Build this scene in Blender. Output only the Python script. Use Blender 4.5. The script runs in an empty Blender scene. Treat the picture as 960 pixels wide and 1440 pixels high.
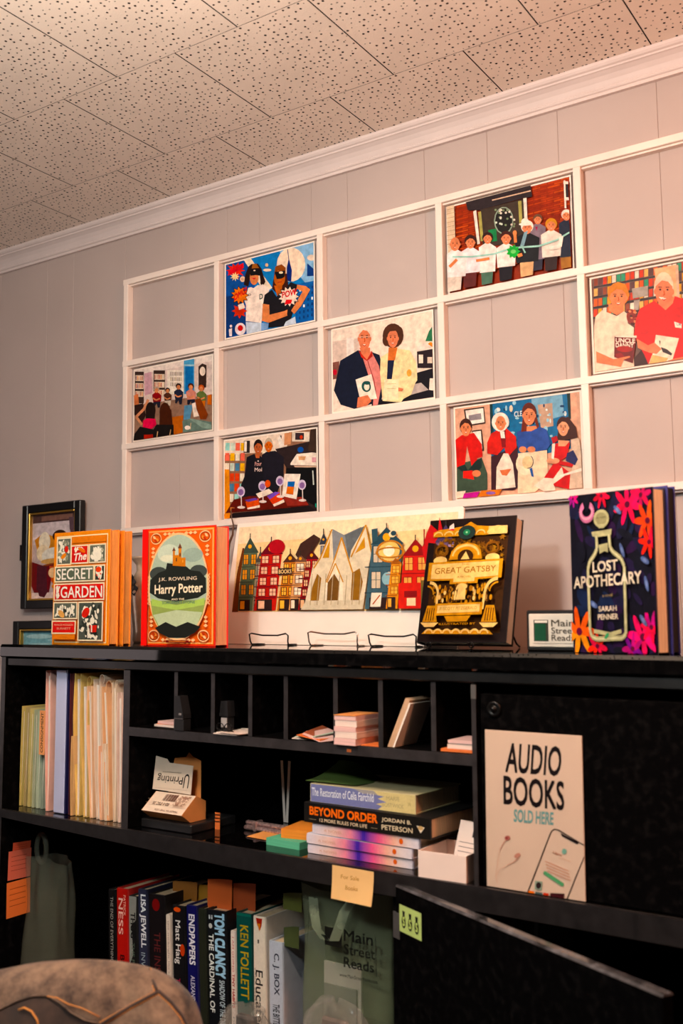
import bpy, bmesh, math, random
from mathutils import Matrix, Vector
random.seed(7)
scene = bpy.context.scene
COL = scene.collection
# ------------------------------------------------------------------ camera
F_PX = 1446.15
CAM = Vector((1.8886, -1.8960, 1.4200))
FW = Vector((-0.54190, 0.83338, 0.10869)); RT = Vector((0.83755, 0.54622, -0.01232)); UP = Vector((0.06964, -0.08436, 0.99400))
cd = bpy.data.cameras.new('camera'); cam = bpy.data.objects.new('camera', cd); COL.objects.link(cam)
cd.sensor_fit = 'HORIZONTAL'; cd.sensor_width = 36; cd.lens = 36 * F_PX / 960
cd.dof.use_dof = True; cd.dof.focus_distance = 2.35; cd.dof.aperture_fstop = 7.0
cd.clip_start = 0.02
cam.matrix_world = Matrix(((RT.x, UP.x, -FW.x, CAM.x), (RT.y, UP.y, -FW.y, CAM.y), (RT.z, UP.z, -FW.z, CAM.z), (0, 0, 0, 1)))
scene.camera = cam
# ------------------------------------------------------------------ world + lights
w = bpy.data.worlds.new('room_light'); scene.world = w; w.use_nodes = True
w.node_tree.nodes['Background'].inputs[0].default_value = (0.95, 0.86, 0.82, 1)
w.node_tree.nodes['Background'].inputs[1].default_value = 0.03
def area(name, loc, target, size, power, col):
    l = bpy.data.lights.new(name, 'AREA'); l.shape = 'RECTANGLE'; l.size = size[0]; l.size_y = size[1]; l.energy = power; l.color = col
    o = bpy.data.objects.new(name, l); COL.objects.link(o); o.location = loc
    o.rotation_euler = (Vector(target) - Vector(loc)).to_track_quat('-Z', 'Y').to_euler(); return o
def bulb(name, loc, r, power, col):
    l = bpy.data.lights.new(name, 'POINT'); l.shadow_soft_size = r; l.energy = power; l.color = col
    o = bpy.data.objects.new(name, l); COL.objects.link(o); o.location = loc
bulb('ceiling_lamp', (1.0, -1.3, 2.25), 0.07, 41, (1.0, 0.84, 0.68))
bulb('shelf_fill_light', (1.0, -2.0, 2.1), 0.10, 41, (0.90, 1.0, 1.0))  # fill light added to reach into the cabinet shelves
bulb('warm_lamp', (2.2, -0.95, 2.08), 0.07, 33, (1.0, 0.40, 0.20))
bulb('left_fill_light', (-1.2, -1.5, 1.35), 0.35, 8, (1.0, 0.80, 0.78))  # low pinkish fill light added to lift the left side
vs = scene.view_settings; vs.view_transform = 'Standard'; vs.look = 'None'; vs.gamma = 1; vs.use_curve_mapping = False; vs.exposure = 0.0
# ------------------------------------------------------------------ placing helpers
DX = Vector((0.99932, -0.03533, -0.01031)); DY = Vector((0.03534, 0.99938, 0)); DZ = Vector((0.01030, -0.00036, 0.99995))
DO = Vector((0.8903, -0.4197, 1.3768))
DM = Matrix(((DX.x, DY.x, DZ.x, DO.x), (DX.y, DY.y, DZ.y, DO.y), (DX.z, DY.z, DZ.z, DO.z), (0, 0, 0, 1)))   # the cabinet stands a little askew to the wall
DI = DM.inverted()
def ray(px, py): return FW * F_PX + RT * (px - 480) + UP * (720 - py)
def WY(px, py, Y):
    d = ray(px, py); return CAM + d * ((Y - CAM.y) / d.y)
def L(px, py, axis, val):
    d = DI.to_3x3() @ ray(px, py); c = DI @ CAM; return c + d * ((val - c[axis]) / d[axis])
def T(x, y, z): return Matrix.Translation((x, y, z))
def RZ(a): return Matrix.Rotation(math.radians(a), 4, 'Z')
def RX(a): return Matrix.Rotation(math.radians(a), 4, 'X')
def RY(a): return Matrix.Rotation(math.radians(a), 4, 'Y')
# ------------------------------------------------------------------ materials
def lin(c):
    if isinstance(c, str): c = [int(c[i:i + 2], 16) / 255 for i in (0, 2, 4)]
    return tuple(v / 12.92 if v <= 0.04045 else ((v + 0.055) / 1.055) ** 2.4 for v in c[:3])
MC = {}
def mat(name, c, rough=0.6, metal=0.0, var=0.12, scale=14, bump=0.0, bscale=120, coat=0.0, stretch=None, spec=0.5):
    if name in MC: return MC[name]
    m = bpy.data.materials.new(name); m.use_nodes = True; nt = m.node_tree; b = nt.nodes['Principled BSDF']; c = lin(c)
    tc = nt.nodes.new('ShaderNodeTexCoord'); src = tc.outputs['Object']
    if stretch:
        mp = nt.nodes.new('ShaderNodeMapping'); mp.inputs['Scale'].default_value = stretch; nt.links.new(src, mp.inputs[0]); src = mp.outputs[0]
    n = nt.nodes.new('ShaderNodeTexNoise'); n.inputs['Scale'].default_value = scale; n.inputs['Detail'].default_value = 5; nt.links.new(src, n.inputs['Vector'])
    r = nt.nodes.new('ShaderNodeValToRGB'); r.color_ramp.elements[0].position = 0.3; r.color_ramp.elements[1].position = 0.7
    r.color_ramp.elements[0].color = (*[v * (1 - var) for v in c], 1); r.color_ramp.elements[1].color = (*[min(1, v * (1 + var)) for v in c], 1)
    nt.links.new(n.outputs['Fac'], r.inputs[0]); nt.links.new(r.outputs[0], b.inputs['Base Color'])
    b.inputs['Roughness'].default_value = rough; b.inputs['Metallic'].default_value = metal; b.inputs['Coat Weight'].default_value = coat
    b.inputs['Specular IOR Level'].default_value = spec
    if bump:
        n2 = nt.nodes.new('ShaderNodeTexNoise'); n2.inputs['Scale'].default_value = bscale; nt.links.new(src, n2.inputs['Vector'])
        bp = nt.nodes.new('ShaderNodeBump'); bp.inputs['Strength'].default_value = bump; bp.inputs['Distance'].default_value = 0.002
        nt.links.new(n2.outputs['Fac'], bp.inputs['Height']); nt.links.new(bp.outputs[0], b.inputs['Normal'])
    MC[name] = m; return m
def print_mat(name, rough, coat=0.0, metal=0.0, mottle=0.05):
    if name in MC: return MC[name]
    m = bpy.data.materials.new(name); m.use_nodes = True; nt = m.node_tree; b = nt.nodes['Principled BSDF']
    a = nt.nodes.new('ShaderNodeAttribute'); a.attribute_name = 'ink'
    n = nt.nodes.new('ShaderNodeTexNoise'); n.inputs['Scale'].default_value = 260
    tc = nt.nodes.new('ShaderNodeTexCoord'); nt.links.new(tc.outputs['Object'], n.inputs['Vector'])
    mr = nt.nodes.new('ShaderNodeMapRange'); mr.inputs['To Min'].default_value = 0.86; mr.inputs['To Max'].default_value = 1.1; nt.links.new(n.outputs['Fac'], mr.inputs['Value'])
    n3 = nt.nodes.new('ShaderNodeTexNoise'); n3.inputs['Scale'].default_value = 75; n3.inputs['Detail'].default_value = 4; nt.links.new(tc.outputs['Object'], n3.inputs['Vector'])
    mr3 = nt.nodes.new('ShaderNodeMapRange'); mr3.inputs['From Min'].default_value = 0.3; mr3.inputs['From Max'].default_value = 0.7; mr3.inputs['To Min'].default_value = 1 - mottle; mr3.inputs['To Max'].default_value = 1 + mottle * .65; nt.links.new(n3.outputs['Fac'], mr3.inputs['Value'])
    mm = nt.nodes.new('ShaderNodeMath'); mm.operation = 'MULTIPLY'; nt.links.new(mr.outputs[0], mm.inputs[0]); nt.links.new(mr3.outputs[0], mm.inputs[1])
    v = nt.nodes.new('ShaderNodeVectorMath'); v.operation = 'SCALE'; nt.links.new(a.outputs['Color'], v.inputs[0]); nt.links.new(mm.outputs[0], v.inputs['Scale'])
    g = nt.nodes.new('ShaderNodeHueSaturation'); g.inputs['Saturation'].default_value = 1.12; nt.links.new(v.outputs[0], g.inputs['Color'])
    nt.links.new(g.outputs[0], b.inputs['Base Color']); b.inputs['Specular IOR Level'].default_value = 0.13; b.inputs['Roughness'].default_value = rough; b.inputs['Coat Weight'].default_value = coat; b.inputs['Metallic'].default_value = metal
    MC[name] = m; return m
PM = print_mat('matt_print', 0.65); PG = print_mat('glossy_print', 0.42, mottle=0.24)
FOIL = print_mat('foil_print', 0.36, 0, 0.55, mottle=.25)
WHITE = mat('cream_white_trim_paint', 'ecdcd2', 0.42, var=0.05, bump=0.15, bscale=90)
WALL = mat('greige_painted_panelling', 'b5a5a0', 0.62, var=0.05, scale=3, bump=0.12, bscale=60)
TILE = mat('off_white_ceiling_tile', 'f2e3d6', 0.9, var=0.05, scale=8, bump=0.3, bscale=300)
HOLE = mat('dark_tile_perforation', '170d09', 0.95, spec=.1)
FLOORM = mat('brown_carpet', '4a3a30', 0.95, bump=0.8, bscale=400)
PAPER = mat('white_paper', 'f3e4d6', 0.7, var=0.04)
PAGES = mat('book_page_edges', 'e9c9a0', 0.8, var=0.25, scale=60, stretch=(0.4, 12, 0.4))
PAGESW = mat('pale_page_edges', 'f0d9bd', 0.8, var=0.18, scale=60, stretch=(0.4, 12, 0.4))
PAGESZ = mat('flat_page_edges', 'd9bb95', 0.8, var=0.25, scale=60, stretch=(0.4, 0.4, 12))
WIRE = mat('black_wire', '0c0a0a', 0.3, 0.6)
CHROME = mat('chrome_metal', 'c8bfb8', 0.22, 1.0)
def black_paint(name, r0, r1, spec, bump=.08):
    m = bpy.data.materials.new(name); m.use_nodes = True; nt = m.node_tree; b = nt.nodes['Principled BSDF']; b.inputs['Specular IOR Level'].default_value = spec
    tc = nt.nodes.new('ShaderNodeTexCoord'); n = nt.nodes.new('ShaderNodeTexNoise'); n.inputs['Scale'].default_value = 70; n.inputs['Detail'].default_value = 8
    nt.links.new(tc.outputs['Object'], n.inputs['Vector'])
    r = nt.nodes.new('ShaderNodeValToRGB'); e = r.color_ramp.elements; e[0].position = 0.5; e[0].color = (0.0016, 0.0014, 0.0015, 1); e[1].position = 0.8; e[1].color = (0.008, 0.007, 0.007, 1)
    nt.links.new(n.outputs['Fac'], r.inputs[0]); nt.links.new(r.outputs[0], b.inputs['Base Color'])
    n2 = nt.nodes.new('ShaderNodeTexNoise'); n2.inputs['Scale'].default_value = 6; n2.inputs['Detail'].default_value = 2; nt.links.new(tc.outputs['Object'], n2.inputs['Vector'])
    mr = nt.nodes.new('ShaderNodeMapRange'); mr.inputs['From Min'].default_value = 0.3; mr.inputs['From Max'].default_value = 0.7; mr.inputs['To Min'].default_value = r0; mr.inputs['To Max'].default_value = r1
    nt.links.new(n2.outputs['Fac'], mr.inputs['Value']); nt.links.new(mr.outputs[0], b.inputs['Roughness'])
    bp = nt.nodes.new('ShaderNodeBump'); bp.inputs['Strength'].default_value = bump; bp.inputs['Distance'].default_value = 0.001; nt.links.new(n.outputs['Fac'], bp.inputs['Height']); nt.links.new(bp.outputs[0], b.inputs['Normal'])
    return m
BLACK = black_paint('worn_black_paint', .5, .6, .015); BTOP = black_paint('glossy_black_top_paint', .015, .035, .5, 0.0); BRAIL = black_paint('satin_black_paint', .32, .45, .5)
def frosted(name, col, alpha, rough=0.35):
    m = bpy.data.materials.new(name); m.use_nodes = True; nt = m.node_tree; b = nt.nodes['Principled BSDF']
    tc = nt.nodes.new('ShaderNodeTexCoord'); n = nt.nodes.new('ShaderNodeTexNoise'); n.inputs['Scale'].default_value = 22; nt.links.new(tc.outputs['Object'], n.inputs['Vector'])
    mr = nt.nodes.new('ShaderNodeMapRange'); mr.inputs['To Min'].default_value = alpha * 0.8; mr.inputs['To Max'].default_value = min(1, alpha * 1.2); nt.links.new(n.outputs['Fac'], mr.inputs['Value'])
    nt.links.new(mr.outputs[0], b.inputs['Alpha']); b.inputs['Base Color'].default_value = (*lin(col), 1); b.inputs['Roughness'].default_value = rough
    bp = nt.nodes.new('ShaderNodeBump'); bp.inputs['Strength'].default_value = 0.4; bp.inputs['Distance'].default_value = 0.004; nt.links.new(n.outputs['Fac'], bp.inputs['Height']); nt.links.new(bp.outputs[0], b.inputs['Normal'])
    return m
# ------------------------------------------------------------------ mesh builder
class MB:
    def __init__(s): s.v = []; s.f = []; s.mi = []; s.sm = []
    def add(s, vs_, fs, mi=0, M=None, smooth=False):
        k = len(s.v); s.v += [tuple(M @ Vector(p)) if M else tuple(p) for p in vs_]
        for f in fs: s.f.append(tuple(i + k for i in f)); s.mi.append(mi); s.sm.append(smooth)
    def box(s, x0, x1, y0, y1, z0, z1, c=0.0, mi=0, M=None):
        if x1 < x0: x0, x1 = x1, x0
        if y1 < y0: y0, y1 = y1, y0
        if z1 < z0: z0, z1 = z1, z0
        c = min(c, (x1 - x0) * .45, (y1 - y0) * .45, (z1 - z0) * .45)
        if c <= 0:
            s.add([(x, y, z) for z in (z0, z1) for y in (y0, y1) for x in (x0, x1)], [(0, 2, 3, 1), (4, 5, 7, 6), (0, 1, 5, 4), (2, 6, 7, 3), (0, 4, 6, 2), (1, 3, 7, 5)], mi, M); return
        bm = bmesh.new(); vv = [bm.verts.new((x, y, z)) for z in (z0, z1) for y in (y0, y1) for x in (x0, x1)]
        for f in [(0, 2, 3, 1), (4, 5, 7, 6), (0, 1, 5, 4), (2, 6, 7, 3), (0, 4, 6, 2), (1, 3, 7, 5)]: bm.faces.new([vv[i] for i in f])
        bmesh.ops.bevel(bm, geom=list(bm.edges), offset=c, segments=1, affect='EDGES')
        bm.verts.index_update(); s.add([tuple(v.co) for v in bm.verts], [tuple(v.index for v in f.verts) for f in bm.faces], mi, M); bm.free()
    def prism(s, pts, axis, a, b, mi=0, M=None, smooth=False):   # pts: 2D profile, extruded on axis 0/1/2
        n = len(pts)
        def P(p, t): return (t, p[0], p[1]) if axis == 0 else (p[0], t, p[1]) if axis == 1 else (p[0], p[1], t)
        s.add([P(p, a) for p in pts] + [P(p, b) for p in pts], [(i, (i + 1) % n, n + (i + 1) % n, n + i) for i in range(n)], mi, M, smooth)
        s.add([P(p, a) for p in pts], [tuple(range(n))[::-1]], mi, M); s.add([P(p, b) for p in pts], [tuple(range(n))], mi, M)
    def tube(s, pts, r, n=8, mi=0, M=None, closed=False):
        pts = [Vector(p) for p in pts]; rs = r if isinstance(r, (list, tuple)) else [r] * len(pts); V = []; m = len(pts)
        prev = None
        for i, p in enumerate(pts):
            d = (pts[(i + 1) % m] - pts[i - 1]) if closed else (pts[min(i + 1, m - 1)] - pts[max(i - 1, 0)])
            d.normalize(); a = d.orthogonal() if prev is None else (prev - d * prev.dot(d)); a.normalize(); prev = a; b = d.cross(a)
            V += [tuple(p + (a * math.cos(t) + b * math.sin(t)) * rs[i]) for t in [2 * math.pi * k / n for k in range(n)]]
        fs = [(i * n + k, i * n + (k + 1) % n, ((i + 1) % m) * n + (k + 1) % n, ((i + 1) % m) * n + k) for i in range(m if closed else m - 1) for k in range(n)]
        if not closed: fs += [tuple(range(n))[::-1], tuple((m - 1) * n + k for k in range(n))]
        s.add(V, fs, mi, M, True)
    def lathe(s, prof, n=24, mi=0, M=None):
        V = [(r_ * math.cos(2 * math.pi * k / n), r_ * math.sin(2 * math.pi * k / n), z) for r_, z in prof for k in range(n)]
        s.add(V, [(i * n + k, i * n + (k + 1) % n, (i + 1) * n + (k + 1) % n, (i + 1) * n + k) for i in range(len(prof) - 1) for k in range(n)], mi, M, True)
    def grid(s, fn, nu, nv, mi=0, M=None, smooth=True):
        s.add([fn(i / nu, j / nv) for j in range(nv + 1) for i in range(nu + 1)], [(j * (nu + 1) + i, j * (nu + 1) + i + 1, (j + 1) * (nu + 1) + i + 1, (j + 1) * (nu + 1) + i) for j in range(nv) for i in range(nu)], mi, M, smooth)
    def build(s, name, mats, parent=None, M=None):
        me = bpy.data.meshes.new(name); me.from_pydata(s.v, [], s.f); 
        for m in (mats if isinstance(mats, (list, tuple)) else [mats]): me.materials.append(m)
        me.polygons.foreach_set('material_index', s.mi); me.polygons.foreach_set('use_smooth', s.sm); me.update()
        o = bpy.data.objects.new(name, me); COL.objects.link(o)
        if parent: o.parent = parent
        if M is not None: o.matrix_local = M
        return o
def bx(name, m, x0, x1, y0, y1, z0, z1, parent=None, c=0.0008, M=None):
    b = MB(); b.box(x0, x1, y0, y1, z0, z1, c); return b.build(name, m, parent, M)
def tag(o, label=None, cat=None, group=None, kind=None):
    for k, v in (('label', label), ('category', cat), ('group', group), ('kind', kind)):
        if v: o[k] = v
    return o
def thing(name, label, cat, M, group=None):
    o = bpy.data.objects.new(name, None); COL.objects.link(o); o.empty_display_size = 0.03; o.matrix_world = M; return tag(o, label, cat, group)
# ------------------------------------------------------------------ flat print artwork
TXT = {}
def glyphs(s, bold):
    k = s
    if k not in TXT:
        c = bpy.data.curves.new('lettering', 'FONT'); c.body = s; c.resolution_u = 3; c.fill_mode = 'FRONT'
        o = bpy.data.objects.new('lettering', c); me = bpy.data.meshes.new_from_object(o)
        vs_ = [(v.co.x, v.co.y) for v in me.vertices]; fs = [tuple(p.vertices) for p in me.polygons if p.normal.z != 0]
        bpy.data.objects.remove(o); bpy.data.curves.remove(c); bpy.data.meshes.remove(me)
        x0 = min(v[0] for v in vs_); x1 = max(v[0] for v in vs_); y0 = min(v[1] for v in vs_); y1 = max(v[1] for v in vs_)
        TXT[k] = ([((x - x0) / (x1 - x0), (y - y0) / (y1 - y0)) for x, y in vs_], fs, x1 - x0, y1 - y0)
    return TXT[k]
def homography(q):   # quad tl,tr,br,bl -> unit square with v up
    dst = [(0, 1), (1, 1), (1, 0), (0, 0)]; A = []
    for (x, y), (u, v) in zip(q, dst):
        A.append([x, y, 1, 0, 0, 0, -u * x, -u * y, u]); A.append([0, 0, 0, x, y, 1, -v * x, -v * y, v])
    n = 8
    for i in range(n):
        k = max(range(i, n), key=lambda r_: abs(A[r_][i])); A[i], A[k] = A[k], A[i]
        A[i] = [a / A[i][i] for a in A[i]]
        for r_ in range(n):
            if r_ != i: A[r_] = [a - A[r_][i] * b for a, b in zip(A[r_], A[i])]
    h = [A[i][8] for i in range(8)]
    def f(x, y):
        d = h[6] * x + h[7] * y + 1; return ((h[0] * x + h[1] * y + h[2]) / d, (h[3] * x + h[4] * y + h[5]) / d)
    return f
class Art:
    """flat artwork of a print, drawn as thin layers of ink in the sheet's own plane"""
    def __init__(s, quad=None, bg=None): s.H = homography(quad) if quad else (lambda x, y: (x, 1 - y)); s.sh = []; s.q = quad; bg and s.bg(bg)
    def raw(s, uv, faces, c): s.sh.append(([(min(1, max(0, u)), min(1, max(0, v))) for u, v in uv], faces, lin(c)))
    def bg(s, c): s.raw([(0, 0), (1, 0), (1, 1), (0, 1)], [(0, 1, 2, 3)], c)
    def p(s, c, *a): pts = [s.H(a[i], a[i + 1]) for i in range(0, len(a), 2)]; s.raw(pts, [tuple(range(len(pts)))], c)
    def r(s, c, x0, y0, x1, y1): s.p(c, x0, y0, x1, y0, x1, y1, x0, y1)
    def e(s, c, cx, cy, rx, ry, rot=0, n=18):
        a = []; ca, sa = math.cos(math.radians(rot)), math.sin(math.radians(rot))
        for k in range(n):
            t = 2 * math.pi * k / n; x = rx * math.cos(t); y = ry * math.sin(t); a += [cx + x * ca - y * sa, cy + x * sa + y * ca]
        s.p(c, *a)
    def l(s, c, w_, *a):
        P = [(a[i], a[i + 1]) for i in range(0, len(a), 2)]
        for (x0, y0), (x1, y1) in zip(P, P[1:]):
            d = math.hypot(x1 - x0, y1 - y0) or 1; nx, ny = -(y1 - y0) / d * w_ / 2, (x1 - x0) / d * w_ / 2
            s.p(c, x0 + nx, y0 + ny, x1 + nx, y1 + ny, x1 - nx, y1 - ny, x0 - nx, y0 - ny)
    def ring(s, c, cx, cy, rx, ry, w_, a0=0, a1=360, n=24):
        P = []
        for k in range(n + 1):
            t = math.radians(a0 + (a1 - a0) * k / n); P += [cx + rx * math.cos(t), cy + ry * math.sin(t)]
        s.l(c, w_, *P)
    def star(s, c, cx, cy, r0, r1, n=12, sy=1, ph=0):
        a = []
        for k in range(2 * n):
            t = math.pi * k / n + ph; r_ = r0 if k % 2 else r1; a += [cx + r_ * math.cos(t), cy + sy * r_ * math.sin(t)]
        s.p(c, *a)
    def t(s, c, txt, x0, y0, x1, y1, h, bold=0.0, vx=0, vy=None):  # baseline from (x0,y0) to (x1,y1), cap height h
        vs_, fs, we, he = glyphs(txt, bold)
        dx, dy = x1 - x0, y1 - y0
        if vy is None: ux, uy = vx, -h
        else: ux, uy = vx, vy
        sh = [(0, 0)] if bold < .003 else [(p_ * bold / we * .9, q_ * bold / he * .9) for p_ in (-1, 1) for q_ in (-1, 1)] + ([(0, 0)] if bold > .015 else [])
        for p_, q_ in sh: s.raw([s.H(x0 + dx * (a + p_) + ux * (b + q_), y0 + dy * (a + p_) + uy * (b + q_)) for a, b in vs_], fs, c)
    def build(s, name, w_, h_, parent, M=None, m=None, step=0.00003, label=None):
        V = []; Fs = []; C = []
        for k, (uv, fs, c) in enumerate(s.sh):
            o = len(V); V += [(u * w_, -(k + 1) * step, v * h_) for u, v in uv]
            for f in fs: Fs.append(tuple(i + o for i in f)); C.append((c, len(f)))
        me = bpy.data.meshes.new(name); me.from_pydata(V, [], Fs); me.materials.append(m or PM)
        at = me.color_attributes.new('ink', 'FLOAT_COLOR', 'CORNER'); buf = []
        for c, n in C: buf += [c[0], c[1], c[2], 1.0] * n
        at.data.foreach_set('color', buf); me.update()
        o = bpy.data.objects.new(name, me); COL.objects.link(o); o.parent = parent
        if M is not None: o.matrix_local = M
        if label: o['label'] = label
        return o
    # small figures used in the snapshots
    def face(s, cx, cy, rx, ry, skin, hair=None, hs=1.25, eyes=True):
        if hair: s.e(hair, cx, cy - ry * .25, rx * hs, ry * 1.02)
        s.e(skin, cx, cy, rx * .92, ry)
        s.e(skin, cx - rx * .92, cy + ry * .05, rx * .14, ry * .2); s.e(skin, cx + rx * .92, cy + ry * .05, rx * .14, ry * .2)
        if hair: s.p(hair, cx - rx * .95, cy - ry * .25, cx - rx * .6, cy - ry * .95, cx, cy - ry * 1.15, cx + rx * .6, cy - ry * .95, cx + rx * .95, cy - ry * .25, cx + rx * .45, cy - ry * .62, cx - rx * .2, cy - ry * .7)
        if eyes:
            for sx in (-1, 1):
                s.e('2a1712', cx + sx * rx * .38, cy - ry * .08, rx * .12, ry * .07); s.l('3a1c12', ry * .06, cx + sx * rx * .2, cy - ry * .24, cx + sx * rx * .58, cy - ry * .25)
            s.l('b5522f', ry * .08, cx, cy - ry * .02, cx + rx * .08, cy + ry * .26, cx - rx * .08, cy + ry * .28)
            s.p('a82d22', cx - rx * .36, cy + ry * .46, cx, cy + ry * .52, cx + rx * .36, cy + ry * .46, cx, cy + ry * .68); s.p('f7e6d8', cx - rx * .26, cy + ry * .49, cx + rx * .26, cy + ry * .49, cx, cy + ry * .58)

# ================================================================== THE ROOM
wall = tag(bx('wall_back', WALL, -1.7, 3.0, 0.012, 0.10, 0, 2.62, c=0), kind='structure')
edges = [-1.7, -1.5, -1.29, -1.19, -1.04, -0.94, -0.79, -0.66, -0.514, -0.316, -0.211, -0.014, 0.179, 0.331, 0.431, 0.582, 0.682, 0.881, 1.030, 1.185, 1.384, 1.535, 1.735, 1.885, 1.985, 2.185, 2.385, 2.6, 2.8, 3.0]
for a, b in zip(edges, edges[1:]):
    m_ = MB(); g = 0.0002; c = 0.0006; z0, z1 = 0.0, 2.47
    m_.prism([(a + g, 0.012), (a + g, c), (a + g + c, 0), (b - g - c, 0), (b - g, c), (b - g, 0.012)], 2, z0, z1)
    m_.build('panel', WALL, wall)
crown = MB()
crown.prism([(0.0, 2.443), (-0.009, 2.443), (-0.009, 2.4495), (-0.012, 2.451), (-0.0135, 2.4535), (-0.012, 2.456), (-0.014, 2.459), (-0.018, 2.466), (-0.0245, 2.474), (-0.032, 2.4795), (-0.035, 2.4805), (-0.035, 2.484), (-0.039, 2.486), (-0.042, 2.490), (-0.042, 2.496), (0.0, 2.496)], 0, -1.7, 3.0)
tag(crown.build('trim_1', mat('white_crown_paint', 'd9cbc8', .45, var=.04, bump=.1)), kind='structure')
bb = MB(); bb.prism([(0, 0), (-0.016, 0), (-0.016, 0.10), (-0.008, 0.12), (0, 0.12)], 0, -1.7, 3.0); tag(bb.build('baseboard_back', WHITE), kind='structure')
tag(bx('floor', FLOORM, -1.7, 3.0, -4.0, 0.10, -0.06, 0, c=0), kind='structure')
ceil = tag(bx('ceiling', HOLE, -1.7, 3.0, -4.0, 0.10, 2.507, 2.62, c=0), kind='structure')
def tile_mesh():
    S = 0.3027; D = 0.3003; N = 21; rnd = random.Random(11); V = []; Fc = []; MI = []; g = 0.0013; gy = 0.0006
    cx = (S - 2 * g) / N; cy = (D - 2 * gy) / N; z = 0.0; K = 8; hz = 0.008
    for i in range(N):
        for j in range(N):
            x0 = g + i * cx; y0 = gy + j * cy; edge = i in (0, N - 1) or j in (0, N - 1)
            corners = [(x0 + cx, y0 + cy / 2), (x0 + cx, y0 + cy), (x0 + cx / 2, y0 + cy), (x0, y0 + cy), (x0, y0 + cy / 2), (x0, y0), (x0 + cx / 2, y0), (x0 + cx, y0)]
            b = len(V)
            if rnd.random() < 0.10 or (edge and rnd.random() < 0.3):
                V += [(*p, z) for p in corners]; Fc.append(tuple(range(b + 7, b - 1, -1))); MI.append(0); continue
            r_ = rnd.choice((0.0013, 0.0018, 0.0023, 0.0026)); j_ = cx / 2 - r_ - 0.0006
            hx = x0 + cx / 2 + rnd.uniform(-j_, j_); hy = y0 + cy / 2 + rnd.uniform(-j_, j_)
            V += [(*p, z) for p in corners] + [(hx + r_ * math.cos(t), hy + r_ * math.sin(t), z) for t in [math.pi / 4 * k for k in range(K)]] + [(hx + r_ * math.cos(t), hy + r_ * math.sin(t), z + hz) for t in [math.pi / 4 * k for k in range(K)]]
            for k in range(K):
                k2 = (k + 1) % K; Fc.append((b + k, b + 8 + k, b + 8 + k2, b + k2)); MI.append(0); Fc.append((b + 8 + k, b + 16 + k, b + 16 + k2, b + 8 + k2)); MI.append(1)
            Fc.append(tuple(b + 16 + k for k in range(K))[::-1]); MI.append(1)
    b = len(V); V += [(g, gy, 0), (S - g, gy, 0), (S - g, D - gy, 0), (g, D - gy, 0), (g, gy, .01), (S - g, gy, .01), (S - g, D - gy, .01), (g, D - gy, .01)]
    for f in ((0, 1, 5, 4), (1, 2, 6, 5), (2, 3, 7, 6), (3, 0, 4, 7), (4, 5, 6, 7)): Fc.append(tuple(b + i for i in f)); MI.append(1)
    me = bpy.data.meshes.new('tile'); me.from_pydata(V, [], Fc); me.materials.append(TILE); me.materials.append(HOLE); me.polygons.foreach_set('material_index', MI); me.update(); return me
tm = tile_mesh(); y = -0.2224 + 0.3003; row = 2
for rr in range(-1, 12):
    yb = -0.2224 - 0.3003 * rr; off = 0.1788 + (0.15135 if rr % 2 == 0 else 0)
    for k in range(-7, 10):
        x = off + k * 0.3027
        if x < -1.75 or x + 0.3027 > 3.2: continue
        o = bpy.data.objects.new('tile', tm); COL.objects.link(o); o.parent = ceil; o.location = (x, yb - 0.3003 if rr >= 0 else yb - 0.3003, 2.4965); 

# ------------------------------------------------------------------ white lattice on the wall
PW = 0.305; PH = 0.21707; ZT = 2.32; Y0 = -0.0205
lat = thing('lattice_frame', 'large cream-white wooden lattice of open panes fixed to the grey wall', 'lattice', T(0, 0, 0))
for k in range(6):
    x = k * PW; m_ = MB(); m_.box(x, x + 0.0155, Y0, -0.0002, ZT - 3 * PH, ZT, 0.0012); m_.build('stile', WHITE, lat)
for k in range(4):
    z = ZT - k * PH; m_ = MB(); hgt = 0.0145
    m_.prism([(Y0 - 0.0006, z), (Y0 - 0.0006, z - hgt + .001), (Y0 + .0006, z - hgt), (Y0 + 0.007, z - hgt), (Y0 + 0.007, z - hgt - 0.0035), (-0.0002, z - hgt - 0.0035), (-0.0002, z), (Y0 + .001, z + .0005)], 0, -0.0004, 5 * PW + 0.0158)
    m_.build('rail', WHITE, lat)
# ------------------------------------------------------------------ snapshots pinned in the panes
SKIN = 'd98a62'; SK2 = 'c06a44'
def snapshot(label, quad, crop, art, width=None):
    ox, oy, s_ = crop; q = [(ox + x / s_, oy + y / s_) for x, y in quad]; P = [WY(a, b, -0.006) for a, b in q]
    x0 = (P[0].x + P[3].x) / 2; x1 = (P[1].x + P[2].x) / 2; z1 = (P[0].z + P[1].z) / 2; z0 = (P[3].z + P[2].z) / 2
    k = int(round((x0 - 0.02) / PW)); x0 = max(x0, k * PW + 0.0165); x1 = min(x1, (k + 1) * PW - 0.001)   # lies inside its pane
    j = int(round((ZT - z1) / PH)); z1 = min(z1, ZT - j * PH - 0.0195); z0 = max(z0, ZT - (j + 1) * PH + 0.001)
    W, H = x1 - x0, z1 - z0; r_ = thing('photo_print', label, 'photo', T(x0, -0.0062, z0), 'snapshots in the wall lattice')
    m_ = MB()
    bw = 0.0035
    m_.box(0, W, 0, 0.0006, 0, H, 0.0002); m_.build('sheet', PAPER, r_)
    art.build('printed_image', W - 2 * bw, H - 2 * bw, r_, T(bw, -0.0001, bw), PG, 0.00002)
    return r_
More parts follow.
